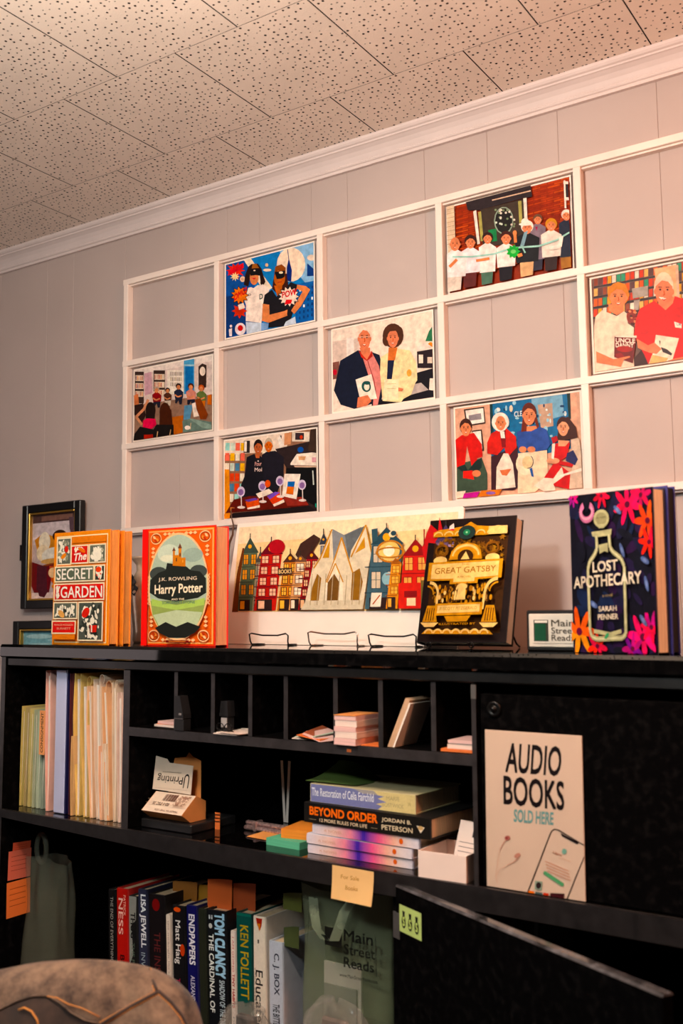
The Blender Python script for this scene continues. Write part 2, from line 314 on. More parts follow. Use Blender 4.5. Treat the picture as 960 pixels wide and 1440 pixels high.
# 1 costume snapshot
q = [(52, 245), (895, 18), (915, 795), (58, 968)]
A = Art(q, '3f7fc0'); A.p('1f4f9a', 52, 245, 240, 195, 300, 330, 430, 930, 58, 970); A.p('163670', 52, 560, 200, 520, 260, 900, 58, 970)
A.p('8fb9dd', 560, 110, 895, 18, 905, 400, 820, 420); A.p('f3ddc4', 225, 200, 290, 180, 500, 470, 430, 520); A.e('f6ddc6', 680, 240, 140, 170); A.e('e9d3c0', 880, 170, 45, 30)
A.p('2d5fa5', 700, 440, 915, 400, 915, 795, 740, 830); A.p('1b3a7c', 838, 225, 910, 280, 910, 350, 838, 355)
for i in range(4):
    for j in range(6): A.r('dfe8ee' if (i * 5 + j * 3) % 7 == 0 else '163a78', 765 + i * 40, 480 + j * 56 - i * 10, 781 + i * 40, 508 + j * 56 - i * 10)
A.p('1b2b6e', 640, 270, 655, 190, 662, 190, 690, 300, 685, 410, 640, 400); A.l('1b2b6e', 6, 658, 190, 645, 90)
A.star('e22a1c', 145, 300, 50, 95, 10, .9); A.star('f4d6a0', 140, 360, 22, 48, 9); A.p('d81f2a', 75, 300, 220, 225, 225, 275, 80, 350); A.e('f0c9a0', 445, 245, 15, 18); A.e('f3d7bd', 450, 295, 40, 14)
A.e('e8c8ac', 215, 385, 26, 28); A.e('d6a98c', 215, 385, 14, 16)
A.p('241310', 270, 260, 300, 235, 360, 232, 395, 280, 430, 420, 390, 445, 380, 350, 290, 350, 270, 460, 225, 440, 240, 340)
A.e(SKIN, 325, 370, 42, 72); A.p('0d0c10', 285, 290, 395, 290, 385, 350, 340, 345, 290, 352); A.p('a2643b', 300, 280, 310, 235, 345, 232, 372, 275); A.e('f2d3bb', 328, 300, 10, 6); A.p('d2152a', 300, 372, 345, 372, 325, 390)
A.p('f3e0d4', 270, 470, 300, 465, 320, 475, 360, 445, 420, 440, 480, 480, 420, 620, 400, 820, 250, 800, 250, 640, 235, 600)
A.p('241310', 395, 300, 435, 410, 420, 440, 385, 430); A.t('2b4f4a', 'D', 380, 585, 410, 580, 50, .03); A.t('4b3a3a', 'o', 270, 550, 300, 548, 20)
A.p('c7d2e2', 250, 810, 410, 820, 400, 935, 260, 940); A.p('7fa0cc', 400, 820, 470, 825, 465, 880, 400, 905)
A.p('3a1a14', 520, 330, 500, 480, 560, 540, 640, 520, 660, 450, 640, 330); A.e(SK2, 572, 380, 55, 80); A.p('8a4a2a', 520, 330, 530, 260, 590, 238, 630, 270, 630, 340, 560, 300)
A.p('0d0c10', 522, 315, 625, 300, 620, 365, 590, 380, 545, 385); A.e('f1d9b8', 585, 320, 20, 12); A.l('a51420', 8, 555, 418, 595, 412); A.p(SK2, 520, 450, 600, 450, 590, 540, 550, 550)
A.p('15141a', 430, 540, 500, 490, 545, 560, 640, 470, 680, 415, 745, 440, 735, 620, 690, 780, 620, 860, 470, 870, 480, 690, 415, 630)
A.p(SKIN, 412, 630, 475, 640, 480, 740, 640, 700, 655, 750, 470, 820, 405, 800); A.p(SKIN, 745, 440, 830, 455, 875, 490, 790, 650, 720, 735, 690, 700, 720, 650, 800, 510, 740, 480); A.p('c7d2e2', 640, 810, 730, 760, 740, 830, 620, 855)
A.star('1a1014', 190, 545, 62, 92, 11, 1.05); A.star('e8721f', 190, 545, 54, 82, 11, 1.05); A.t('d31a20', 'OMG!', 135, 600, 255, 520, 60, .04); A.star('c9301c', 190, 700, 45, 78, 8); A.p('f3e0d0', 175, 640, 225, 620, 245, 670, 185, 690)
A.star('1a1014', 665, 560, 78, 112, 13); A.star('f4dccb', 665, 560, 70, 100, 13); A.p('d31a20', 640, 590, 700, 590, 690, 630, 625, 640); A.t('d31a20', 'POW', 600, 575, 740, 540, 60, .03); A.p(SKIN, 590, 720, 655, 690, 650, 750, 600, 760)
A.e('e6d6da', 200, 880, 52, 62); A.e('c03c3c', 200, 870, 26, 30); A.p('e6d6da', 90, 880, 120, 870, 120, 950, 95, 950); A.e('e6d6da', 110, 850, 12, 14)
snapshot('glossy snapshot of two women in black eye masks against a blue city backdrop', [(35, 240), (900, 10), (922, 802), (48, 977)], (310, 335, 6.857), A)
# 2 book club snapshot
q = [(68, 240), (882, 70), (878, 845), (62, 965)]
A = Art(q, 'd9c4bc'); A.p('e9d9d0', 68, 240, 882, 70, 882, 130, 68, 290); A.p('8f6f5e', 68, 600, 880, 480, 878, 845, 62, 965)
for (x, y, w_, h_) in ((68, 250, 95, 330), (265, 235, 120, 220)):
    A.r('3a2a26', x, y, x + w_, y + h_)
    for k in range(3): A.r('e3cdb6', x + 8, y + 38 + k * 82, x + w_ - 4, y + 98 + k * 82); [A.r(random.choice(['b53a2c', 'd98c4a', '6b3a5a', 'c9a08c']), x + 12 + i * 16, y + 46 + k * 82, x + 20 + i * 16, y + 90 + k * 82) for i in range(5)]
A.p('caa0aa', 170, 270, 245, 250, 255, 470, 175, 500); A.r('ece0d2', 410, 230, 580, 480); [A.r(random.choice(['9d8f7e', 'c4b296', 'b8a8a0']), 440 + i * 18, 250 + j * 55, 452 + i * 18, 290 + j * 55) for i in range(7) for j in range(3)]
A.r('5f9fc8', 585, 105, 695, 480); A.r('2a6cae', 600, 190, 685, 470); A.r('9cc2cf', 590, 170, 695, 188); A.p('33241f', 740, 190, 780, 158, 825, 175, 820, 410, 740, 400); A.e('e7d4c4', 783, 240, 30, 48); A.e('3b2a24', 790, 350, 34, 30)
A.p('5b87a5', 590, 600, 680, 590, 650, 740, 580, 750); A.p('b5602c', 460, 720, 580, 700, 570, 880, 480, 905)
def sitter(cx, cy, r_, shirt, hair, skin='d08a66', legs='1c1d2c'):
    A.p(legs, cx - r_ * 1.2, cy + r_ * 4, cx + r_ * 1.5, cy + r_ * 3.6, cx + r_ * 1.2, cy + r_ * 6.5, cx + r_ * .4, cy + r_ * 6.6, cx, cy + r_ * 5, cx - r_ * .8, cy + r_ * 6.3, cx - r_ * 1.3, cy + r_ * 6)
    A.p(shirt, cx - r_ * 1.7, cy + r_ * 1.8, cx - r_ * .5, cy + r_ * .9, cx + r_ * .6, cy + r_ * .9, cx + r_ * 1.8, cy + r_ * 2, cx + r_ * 1.6, cy + r_ * 4.2, cx - r_ * 1.3, cy + r_ * 4.5); A.e(hair, cx, cy - r_ * .2, r_ * 1.05, r_ * 1.1); A.e(skin, cx, cy + r_ * .2, r_ * .7, r_ * .85)
    A.l(skin, r_ * .5, cx - r_ * 1.4, cy + r_ * 3, cx - r_ * .2, cy + r_ * 3.8, cx + r_ * 1.2, cy + r_ * 3.2)
sitter(300, 440, 28, '8a1f22', 'b49a8a'); sitter(415, 445, 24, '4a2a20', '2e1d16', legs='c9b8a8'); sitter(530, 405, 28, '1e2136', '241512'); sitter(660, 405, 30, 'd08a7c', '3d1d14'); sitter(770, 420, 30, '5a6a3a', 'b3502a', legs='b96a3a')
A.p('e8d6c8', 670, 580, 720, 560, 790, 700, 690, 720); A.p('7a3a20', 705, 540, 760, 520, 840, 690, 820, 740, 760, 740, 720, 640); A.p('c9662c', 840, 490, 880, 480, 880, 590, 835, 590)
A.p('5f746c', 570, 760, 650, 735, 880, 770, 878, 845, 580, 880); A.p('7f958a', 640, 735, 700, 740, 880, 800, 880, 850, 780, 830); A.e('f3e6da', 625, 830, 30, 22); A.l('d8b890', 6, 660, 780, 655, 850)
A.p('c97a58', 62, 500, 110, 480, 120, 600, 70, 640); A.p('2a1714', 70, 600, 160, 580, 190, 700, 150, 780, 70, 700); A.l('d09070', 26, 215, 540, 170, 640, 90, 720, 150, 800)
A.e('1e120f', 240, 650, 52, 85); A.p('1e120f', 190, 640, 290, 640, 280, 740, 190, 740); A.p('d8405a', 160, 760, 200, 735, 290, 740, 300, 800, 240, 850, 160, 830); A.e('3e1d12', 390, 670, 58, 100); A.p('3e1d12', 335, 660, 455, 640, 470, 810, 330, 810)
A.p('14100f', 70, 900, 130, 820, 270, 850, 300, 800, 480, 800, 480, 900, 300, 930, 62, 965); A.p('a5281e', 170, 905, 265, 900, 265, 940, 170, 948); A.l('d9b083', 8, 315, 870, 305, 930); A.l('d9b083', 8, 450, 850, 440, 910)
snapshot('glossy snapshot of a book club sitting in a circle of chairs', [(58, 215), (888, 58), (882, 852), (55, 975)], (180, 490, 7.385), A)
# 3 wine table snapshot
q = [(62, 165), (890, 45), (903, 795), (80, 860)]
A = Art(q, '8f6a55'); A.p('e7d3c2', 62, 165, 640, 80, 620, 250, 62, 290)
for i in range(5):
    for j in range(6):
        if i < 4: A.r(random.choice(['5fa0a8', 'd85a4a', 'e8b04a', 'c9d6c8', '4f7a98', 'ec7a6a', '98d0c8', 'e9dcc8']), 70 + i * 46, 180 + j * 92, 108 + i * 46, 250 + j * 92)
A.p('e08a34', 62, 420, 110, 420, 130, 860, 80, 865); A.r('2b2422', 235, 160, 290, 270); A.r('f0e2d6', 240, 165, 262, 260); A.r('1a1a20', 560, 110, 575, 210); A.p('e9e0d6', 540, 140, 560, 110, 600, 200, 560, 230)
A.p('c98f6c', 600, 90, 665, 82, 660, 190, 600, 200); A.r('e0d2c2', 672, 75, 830, 165); A.r('33262a', 700, 85, 780, 150); A.e('c8402c', 755, 125, 14, 18)
A.p('2a1f20', 520, 235, 720, 190, 890, 150, 903, 795, 640, 760, 620, 400); A.p('392a22', 840, 52, 890, 45, 895, 260, 820, 250); A.e('33549a', 750, 240, 28, 26)
A.p('efe0d2', 660, 365, 715, 280, 860, 265, 895, 270, 895, 385, 660, 380); A.p('d9a67c', 730, 300, 800, 300, 790, 335, 735, 335); A.r('d9a0a8', 855, 310, 893, 355); A.p('c9a893', 690, 385, 895, 388, 893, 405, 700, 400)
A.p('0c0c0e', 620, 410, 890, 400, 905, 760, 800, 700, 620, 690); A.p('c9d2ca', 858, 430, 868, 430, 878, 560, 866, 560)
A.p('191720', 400, 290, 440, 262, 520, 250, 600, 310, 600, 480, 540, 640, 400, 620); A.face(460, 205, 36, 58, 'cf7048', 'b5a592', 1.0); A.p('f0e4d0', 400, 200, 418, 180, 430, 270, 405, 280)
A.p('14131a', 265, 310, 330, 280, 390, 300, 420, 330, 420, 560, 380, 680, 230, 690, 220, 560, 250, 480); A.face(367, 225, 36, 62, 'b9684a', '1c1210', 1.15); A.p('b9684a', 340, 285, 385, 280, 380, 318, 350, 318)
A.t('e8b0a8', 'Pour', 340, 390, 400, 385, 36, .01); A.t('f0d8d0', 'Moi', 340, 440, 405, 438, 34, .01); A.e('f0e0d8', 370, 345, 6, 6)
A.p('5a1f1a', 90, 810, 160, 690, 300, 660, 620, 660, 790, 680, 835, 745, 600, 770, 200, 800); A.p('8a3a34', 600, 670, 780, 670, 830, 740, 640, 750); A.p('1a1214', 160, 810, 840, 750, 903, 795, 80, 860)
A.p('efe3d6', 610, 460, 755, 462, 720, 690, 590, 660); A.p('3a6ab0', 640, 530, 705, 530, 698, 578, 636, 575); A.p('d8703c', 636, 575, 698, 578, 690, 650, 625, 640); A.p('f0e0d0', 355, 640, 470, 595, 510, 630, 385, 680)
A.p('d8522a', 265, 710, 380, 680, 392, 740, 280, 765); A.p('6a4a9a', 258, 695, 350, 676, 380, 690, 290, 712); A.p('f0dccc', 280, 765, 392, 740, 392, 762, 285, 780); A.p('d8452a', 460, 670, 560, 620, 600, 690, 510, 735); A.p('7a5ab8', 455, 660, 530, 622, 570, 630, 480, 690); A.p('f0dccc', 510, 735, 605, 690, 615, 715, 520, 755)
for gx, gy in ((222, 620), (413, 570), (570, 525), (770, 560)):
    A.e('cfc0d8', gx, gy, 36, 46); A.e('8a6aa0', gx, gy + 5, 24, 28); A.l('e0d2cc', 8, gx + 4, gy + 40, gx + 8, gy + 130); A.e('e0d2cc', gx + 6, gy + 140, 34, 12)
A.e('c9502c', 460, 550, 26, 34); A.e('2a9a80', 898, 745, 8, 20); A.p('e8862c', 78, 820, 130, 822, 130, 875, 82, 870)
snapshot('glossy snapshot of two people behind a table of wine glasses and books', [(47, 155), (902, 33), (915, 806), (73, 872)], (305, 595, 6.4), A)
# 4 two authors snapshot
q = [(68, 210), (862, 55), (882, 762), (68, 880)]
A = Art(q, 'ead6c8'); A.p('d2bdb2', 68, 300, 280, 270, 290, 480, 68, 520); A.r('e8dcd4', 180, 270, 240, 420); A.p('f2dccb', 380, 160, 862, 55, 880, 420, 640, 420, 380, 420); A.p('7a5048', 68, 470, 120, 460, 120, 600, 68, 610); A.e('c02a3a', 85, 550, 16, 25)
A.p('2f6a4a', 812, 300, 840, 220, 872, 180, 875, 300); A.e('d98a4a', 855, 330, 22, 22); A.p('e8d8cc', 745, 345, 815, 310, 875, 350, 875, 400, 748, 400)
A.p('241a20', 745, 385, 878, 362, 882, 520, 750, 520); A.r('e9dacb', 760, 410, 795, 480); A.r('d9c8b8', 830, 430, 868, 480); A.p('15121a', 740, 560, 882, 520, 884, 760, 640, 795, 560, 810, 380, 830, 380, 790, 700, 740); A.p('b5a8a4', 690, 660, 780, 640, 840, 700, 700, 740); A.p('f0e2d4', 850, 605, 884, 605, 884, 705, 845, 700)
A.p('151a2c', 130, 455, 270, 372, 380, 385, 445, 410, 480, 560, 490, 640, 460, 780, 380, 815, 240, 858, 130, 820, 75, 700); A.p('d88a84', 300, 400, 380, 380, 440, 500, 465, 640, 430, 820, 390, 830, 400, 700, 350, 560); A.l('8a3a3a', 6, 350, 460, 400, 620, 420, 760); A.p('b0403a', 275, 368, 350, 440, 385, 375, 390, 420, 345, 460, 300, 430)
A.face(325, 275, 52, 98, 'd98468', 'ead2c0', 1.12); A.p('d98468', 285, 350, 370, 350, 370, 400, 345, 450, 300, 400); A.l('c9b8a8', 4, 275, 265, 375, 262)
A.p('eee4d4', 252, 612, 380, 568, 425, 770, 290, 790); A.e('1f4a48', 338, 670, 38, 46, -10); A.e('e9dccb', 342, 672, 22, 30); A.e('1f4a48', 345, 640, 26, 16); A.p('d98468', 270, 760, 350, 740, 380, 790, 340, 830, 260, 845)
A.p('efd9a8', 455, 430, 520, 390, 590, 360, 690, 375, 740, 470, 750, 600, 700, 740, 590, 800, 470, 790, 450, 560); A.p('e6d7a8', 600, 420, 690, 380, 740, 480, 750, 620, 620, 800, 580, 800); A.p('1b1f38', 512, 455, 565, 452, 545, 610, 505, 610); A.p('d07a52', 520, 350, 590, 350, 570, 455, 512, 455)
A.e('4a2c20', 555, 255, 84, 100); A.e('4a2c20', 500, 290, 30, 50); A.e('4a2c20', 605, 240, 32, 60); A.face(553, 275, 46, 78, 'd8866a', None); A.p('4a2c20', 505, 260, 520, 190, 580, 180, 605, 250, 575, 215, 530, 220)
A.p('efe2bd', 485, 615, 600, 612, 598, 780, 475, 785); A.l('cbb98a', 4, 505, 650, 580, 648); A.l('cbb98a', 4, 505, 690, 580, 688); A.p('d8866a', 598, 680, 640, 690, 630, 712, 598, 712); A.e('dfa860', 685, 560, 20, 30)
snapshot('glossy snapshot of a man in a dark jacket and a woman in a cream jacket', [(62, 205), (867, 50), (888, 766), (63, 887)], (455, 425, 5.647), A)
# 5 ribbon cutting snapshot
q = [(68, 265), (890, 66), (912, 684), (90, 850)]
A = Art(q, '8a3a2c')
for k in range(34):
    for i in range(9):
        x = 130 + i * 88 + (44 if k % 2 else 0); A.p(random.choice(['b04a34', 'a2402e', 'bd5a40', '94382a']), x, 255 - (x - 130) * .245 + k * 15, x + 82, 235 - (x - 130) * .245 + k * 15, x + 82, 246 - (x - 130) * .245 + k * 15, x, 266 - (x - 130) * .245 + k * 15)
A.p('dcc3a8', 68, 265, 120, 252, 135, 560, 85, 600); [A.l('a58a70', 3, 70, 285 + k * 30, 130, 272 + k * 30) for k in range(9)]
A.p('2a2226', 200, 235, 640, 125, 650, 205, 590, 215, 300, 290, 215, 290); A.l('d8b8a0', 8, 380, 225, 640, 165); A.p('3a2f28', 300, 290, 590, 220, 610, 520, 320, 540); A.p('e9dcd0', 252, 300, 272, 290, 300, 520, 282, 525); A.p('e9dcd0', 590, 215, 612, 212, 620, 370, 600, 375); A.p('a09a5a', 285, 305, 305, 300, 325, 500, 305, 505); A.p('a09a5a', 556, 235, 578, 232, 585, 380, 565, 385)
A.e('1a1818', 460, 370, 60, 85); A.ring('8a9a8a', 460, 365, 62, 90, 8, n=14); [A.e(random.choice(['c9d2c4', '7a8a6a', 'e0d6c8']), 400 + random.uniform(0, 135), 290 + random.uniform(0, 120), 8, 8, n=6) for _ in range(24)]; A.p('2a7a4a', 355, 430, 410, 420, 418, 505, 370, 510)
A.r('e9dcd0', 860, 105, 902, 125); A.r('2a2428', 870, 125, 895, 215); A.r('e9dcd0', 870, 215, 900, 235); A.p('f0e0d4', 862, 100, 872, 100, 880, 290, 868, 290)
def stand(cx, cy, r_, shirt, hair, pants, bot, wd=2.1, skin='d98a6a'):
    A.p(pants, cx - r_ * 1.5, bot - r_ * 3.2, cx + r_ * 1.4, bot - r_ * 3.4, cx + r_ * 1.2, bot, cx - r_ * 1.3, bot + r_ * .4); A.p(shirt, cx - r_ * wd, cy + r_ * 2.1, cx - r_ * .6, cy + r_ * 1.1, cx + r_ * .6, cy + r_ * 1.1, cx + r_ * wd, cy + r_ * 2.1, cx + r_ * wd * .9, bot - r_ * 3, cx - r_ * wd * .85, bot - r_ * 2.6)
    A.face(cx, cy, r_, r_ * 1.3, skin, hair, 1.3)
stand(880, 340, 26, '1f2436', 'e0d0c4', '9a6a3a', 690, 1.9); stand(690, 365, 24, '7a6a78', '6a4a38', '2a2a3a', 700, 2.2); A.p('a03a5a', 672, 415, 690, 410, 685, 440)
stand(780, 405, 30, 'ddd0c6', 'c98a3a', '2a1a1c', 700, 2.3); stand(620, 420, 32, '15161c', 'e8dcd0', 'd0a880', 740, 2.6); A.p('7a9aa8', 600, 450, 625, 440, 600, 540, 570, 555); A.e('f0e6da', 606, 395, 42, 10); A.e('f0e6da', 606, 378, 26, 24)
stand(480, 490, 32, 'efe2dc', '3a1a18', '14101a', 770, 2.1); stand(355, 490, 28, 'efe4de', '2a1614', '4a6a5a', 795, 2.1); stand(240, 515, 32, 'e6dce0', '3a1c18', '5a2a2a', 810, 2.2); stand(135, 525, 36, 'ece2e0', None, 'd8c8bc', 850, 2.3)
A.l('9ccac0', 12, 120, 612, 250, 612, 400, 595, 520, 556, 700, 545, 820, 505, 905, 455); A.star('3aa84a', 530, 580, 34, 48, 9); A.e('7ad07a', 530, 580, 18, 14); A.l('9ccac0', 10, 585, 540, 610, 590); A.l(SKIN, 20, 100, 680, 150, 630); A.l(SKIN, 18, 280, 640, 370, 625); A.l(SKIN, 22, 560, 610, 590, 600); A.l(SKIN, 20, 545, 520, 540, 460); A.e(SKIN, 540, 455, 14, 18); A.l('e8dcd2', 26, 850, 480, 840, 550, 770, 560)
snapshot('glossy snapshot of a ribbon cutting group before a red brick shopfront', [(55, 257), (900, 52), (924, 692), (78, 862)], (615, 235, 4.8), A)
# 6 two people with books (cut by the right picture edge)
q = [(65, 218), (1225, -22), (1255, 930), (108, 1155)]
A = Art(q, '6a5048'); A.p('5a4a48', 90, 215, 960, 60, 960, 620, 100, 600)
for j in range(4):
    for i in range(20):
        x = 95 + i * 46; A.p(random.choice(['d8623a', 'c9402c', 'e8b070', '3a8a6a', 'e0d2c0', '8a4a3a', '5a3a3a', 'd9983a']), x, 215 - i * 9 + j * 105, x + 38, 207 - i * 9 + j * 105, x + 38, 280 - i * 9 + j * 105, x, 290 - i * 9 + j * 105)
    A.l('2a2022', 10, 90, 302 + j * 105, 1000, 130 + j * 105)
A.p('9a9088', 480, 310, 640, 280, 640, 380, 490, 410); A.p('a0948c', 500, 430, 560, 420, 545, 520, 500, 530); A.p('e6b08a', 700, 110, 910, 70, 935, 380, 740, 400); A.p('caa890', 905, 75, 935, 70, 945, 400, 920, 390)
A.p('3a1a18', 500, 1000, 620, 860, 650, 1070, 470, 1108)
A.p('efd2bc', 115, 600, 180, 535, 250, 560, 330, 590, 400, 540, 430, 560, 440, 660, 500, 700, 495, 800, 500, 1100, 130, 1150, 108, 1155, 100, 700); A.p('e08a68', 245, 470, 400, 480, 400, 540, 330, 580, 250, 540); A.face(345, 400, 88, 118, 'dc8a66', 'c97a30', 1.22); A.p('c97a30', 240, 420, 250, 300, 340, 245, 420, 270, 460, 380, 445, 400, 410, 320, 350, 300, 280, 340)
A.e('8a3a34', 475, 590, 48, 75); [A.e(random.choice(['c96a4a', '4a1a1a', 'd98a6a', '7a2a2a']), 440 + random.uniform(0, 80), 530 + random.uniform(0, 150), 14, 12, n=7) for _ in range(18)]
A.p('d2201f', 560, 510, 700, 430, 790, 500, 900, 380, 960, 400, 1240, 330, 1250, 930, 640, 1078, 600, 960, 500, 780, 520, 620); A.p('e0886a', 740, 460, 900, 380, 880, 450, 810, 520); A.face(795, 330, 92, 148, 'de8468', 'e9c8ae', 1.03); A.l('b06a50', 4, 720, 300, 780, 298); A.p('f6e6d8', 745, 392, 800, 395, 770, 415)
A.p('efdccb', 890, 630, 960, 650, 960, 692, 900, 685); A.t('2a3a5a', 'LIB', 915, 665, 955, 668, 22, .02)
A.p('6a1a1c', 310, 795, 525, 800, 490, 1050, 305, 1000); A.p('efdccb', 318, 790, 528, 778, 527, 800, 318, 800); A.t('f2dfcf', 'UNCLE', 322, 852, 512, 852, 42, .02); A.t('f2dfcf', 'DANNY', 322, 900, 498, 897, 42, .02); A.e('a5201c', 410, 915, 80, 30); A.p('8a1a1a', 320, 970, 370, 950, 430, 1010, 330, 1000)
A.p('eedcc6', 715, 765, 935, 790, 870, 1040, 645, 1065, 690, 930); A.p('2a1c20', 760, 880, 820, 900, 870, 940, 860, 960, 780, 930); A.p('3a2a20', 745, 820, 760, 820, 755, 870); A.p('dfb07a', 680, 960, 830, 985, 815, 1040, 650, 1060)
A.p('de8868', 125, 950, 300, 1020, 460, 980, 465, 995, 400, 1020, 370, 1090, 130, 1060); A.p('de8468', 530, 810, 640, 870, 700, 840, 770, 900, 720, 950, 650, 940, 540, 900); A.p('de8468', 820, 1040, 880, 990, 1240, 900, 1250, 930, 830, 1052)
snapshot('glossy snapshot of a woman in white and a man in red holding books', [(55, 205), (1240, -38), (1268, 940), (100, 1168)], (820, 360, 6.857), A)
# 7 four women snapshot
q = [(66, 136), (872, 24), (885, 658), (80, 725)]
A = Art(q, 'd9a890'); A.p('2f6a98', 290, 105, 800, 35, 812, 400, 300, 500); A.p('7aa6c0', 560, 70, 760, 40, 770, 180, 570, 240); A.p('14343a', 290, 105, 308, 102, 320, 430, 300, 430); A.p('102a2a', 790, 35, 812, 32, 815, 200, 800, 220); A.p('b89a86', 600, 110, 695, 98, 700, 250, 620, 265)
[A.e(random.choice(['9ac6d8', '1a4a78', 'd8e2e0', '14345a']), random.uniform(320, 780), random.uniform(80, 400), random.uniform(5, 16), random.uniform(5, 20), n=7) for _ in range(60)]
A.t('cfe0e4', 'CLE', 450, 190, 500, 184, 34, .02); A.e('d9c8b0', 430, 135, 11, 22)
A.p('33231e', 125, 140, 255, 122, 265, 232, 140, 250); A.p('efe4da', 135, 148, 250, 132, 258, 225, 148, 242); A.p('8a8288', 155, 180, 235, 165, 240, 205, 160, 215); A.p('33231e', 175, 280, 240, 272, 255, 412, 240, 415); A.p('efe4da', 182, 288, 234, 282, 244, 400, 236, 402)
A.p('3a4a3c', 80, 500, 240, 460, 275, 560, 275, 665, 80, 690); A.p('c9201c', 68, 340, 110, 310, 190, 295, 240, 370, 245, 450, 210, 460, 205, 530, 180, 540, 145, 380, 130, 510, 80, 520); A.p('1a2a28', 80, 520, 130, 500, 150, 540, 200, 480, 240, 455, 240, 520, 200, 560, 130, 560); A.p('d9302a', 120, 545, 180, 540, 190, 600, 120, 590); A.e('d98a68', 205, 560, 28, 22); A.face(138, 265, 34, 52, 'd98a68', '3a1e18', 1.2)
A.p('3a1c24', 300, 450, 470, 380, 475, 650, 440, 670, 300, 668); A.p('c9241c', 275, 360, 300, 300, 345, 275, 400, 265, 460, 320, 465, 390, 420, 440, 400, 450, 385, 390, 340, 440, 275, 430); A.p('7a1418', 355, 270, 395, 270, 395, 390, 370, 390)
A.p('efdccc', 335, 520, 380, 430, 410, 430, 440, 500, 455, 650, 330, 665); A.p('d07a5a', 355, 540, 430, 530, 400, 575, 370, 572); A.p('f3e4d8', 358, 285, 385, 285, 390, 330, 365, 330); A.e('f3e4d8', 360, 225, 54, 62); A.face(363, 232, 35, 48, 'd98a68', None); A.ring('f3e4d8', 362, 225, 48, 56, 16, 150, 390)
A.p('ecd2b4', 475, 430, 660, 410, 665, 600, 580, 690, 470, 690); A.p('3f5598', 470, 290, 520, 265, 600, 250, 660, 275, 685, 370, 660, 405, 590, 420, 580, 395, 480, 410, 470, 350); A.p('d98a68', 500, 285, 520, 255, 590, 250, 600, 265, 560, 285); A.p('6a2c20', 495, 290, 510, 170, 580, 130, 612, 255, 600, 270, 575, 200, 535, 200, 530, 285)
A.face(548, 180, 42, 66, 'dc906e', '5a2820', 1.12); A.e('dc906e', 505, 405, 25, 20); A.e('dc906e', 560, 405, 26, 20); A.e('f0dcc0', 520, 500, 60, 72); A.e('e3c79c', 535, 490, 34, 42); A.ring('2a2c3a', 540, 485, 32, 42, 5, -60, 100); A.p('3a5a98', 548, 530, 565, 525, 575, 585, 560, 580)
A.p('d0b8a4', 815, 320, 870, 335, 892, 420, 888, 655, 780, 665, 830, 500); A.p('c21c1e', 700, 400, 720, 365, 810, 360, 790, 450, 750, 480, 835, 500, 820, 520, 740, 505, 810, 560, 800, 665, 690, 640, 640, 590, 700, 500); A.p('2c2c58', 790, 430, 830, 410, 860, 470, 840, 510, 780, 480)
A.p('3c1c16', 725, 350, 745, 215, 800, 190, 850, 260, 860, 330, 820, 340); A.face(768, 262, 36, 56, 'dfa080', '3c1c16', 1.15); A.p('dfa080', 735, 345, 810, 350, 780, 385, 735, 385); A.p('a81a20', 690, 330, 725, 315, 735, 345, 700, 370); A.e('dfa080', 700, 480, 42, 20); A.p('f3e0d2', 695, 370, 715, 365, 705, 470, 690, 465)
A.p('f3dcca', 575, 640, 640, 590, 700, 595, 755, 520, 770, 580, 700, 630, 715, 670, 640, 680); A.p('f6e6d8', 740, 575, 898, 525, 900, 545, 745, 585)
A.p('e9d2be', 78, 680, 140, 672, 130, 715, 80, 722); A.p('b03a8a', 130, 690, 230, 678, 210, 715, 120, 722); A.p('d8804a', 240, 672, 370, 665, 350, 700, 220, 712); A.e('8a6ab0', 300, 688, 30, 10)
snapshot('glossy snapshot of four women in period costume with a straw hat', [(57, 128), (882, 14), (897, 667), (72, 737)], (625, 545, 4.571), A)

# ================================================================== THE BLACK CABINET
def dt(name, label, cat, x, y, z, rz=0, group=None, M=None): return thing(name, label, cat, DM @ T(x, y, z) @ RZ(rz) @ (M or Matrix()), group)
cab = dt('storage_cabinet', 'long worn black-painted cabinet with open compartments and pigeonholes', 'cabinet', 0, 0, 0)
SH = -0.354; PS = -0.158; DK = -0.728; XL = -0.884; XR = 1.02
m_ = MB(); m_.prism([(0.004, 0), (0.0, -0.006), (0.0, -0.0255), (0.003, -0.028), (0.33, -0.028), (0.33, 0)], 0, XL - .002, XR); m_.build('top_board', BTOP, cab)
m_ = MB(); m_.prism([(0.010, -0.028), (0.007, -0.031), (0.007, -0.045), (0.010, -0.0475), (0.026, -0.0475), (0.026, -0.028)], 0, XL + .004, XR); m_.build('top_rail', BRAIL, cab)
HIGHLIGHT = mat('edge_highlight_paint', '2b2728', .38, var=.45, scale=60, spec=.6)  # greyer colour of the front strips imitates light caught on the edges
for e_ in ((-.503, -.4855, .0096, SH, -.0475), (XL, XL + .014, .0036, -1.38, -.028), (.279, .2865, .0056, SH, -.072)): bx('edge_highlight', HIGHLIGHT, e_[0], e_[1], e_[2] - .0003, e_[2] + .0006, e_[3], e_[4], cab, 0)
for x in (-0.363, -0.268, -0.177, -0.095, 0.013, 0.105, 0.206): bx('edge_highlight', HIGHLIGHT, x - .0045, x + .0045, .0134, .0142, PS, -.0475, cab, 0)
bx('edge_highlight', HIGHLIGHT, -.4855, .279, .0084, .0092, PS - .017, PS, cab, 0)
bx('side_panel', BLACK, XL, XL + .014, 0.004, 0.33, -1.38, -0.028, cab, .001); bx('side_panel', BLACK, XR - .018, XR, 0.004, 0.33, -1.36, -0.028, cab, .001)
bx('back_panel', BLACK, XL + .014, XR - .018, 0.318, 0.329, -1.36, -0.028, cab, .0005)
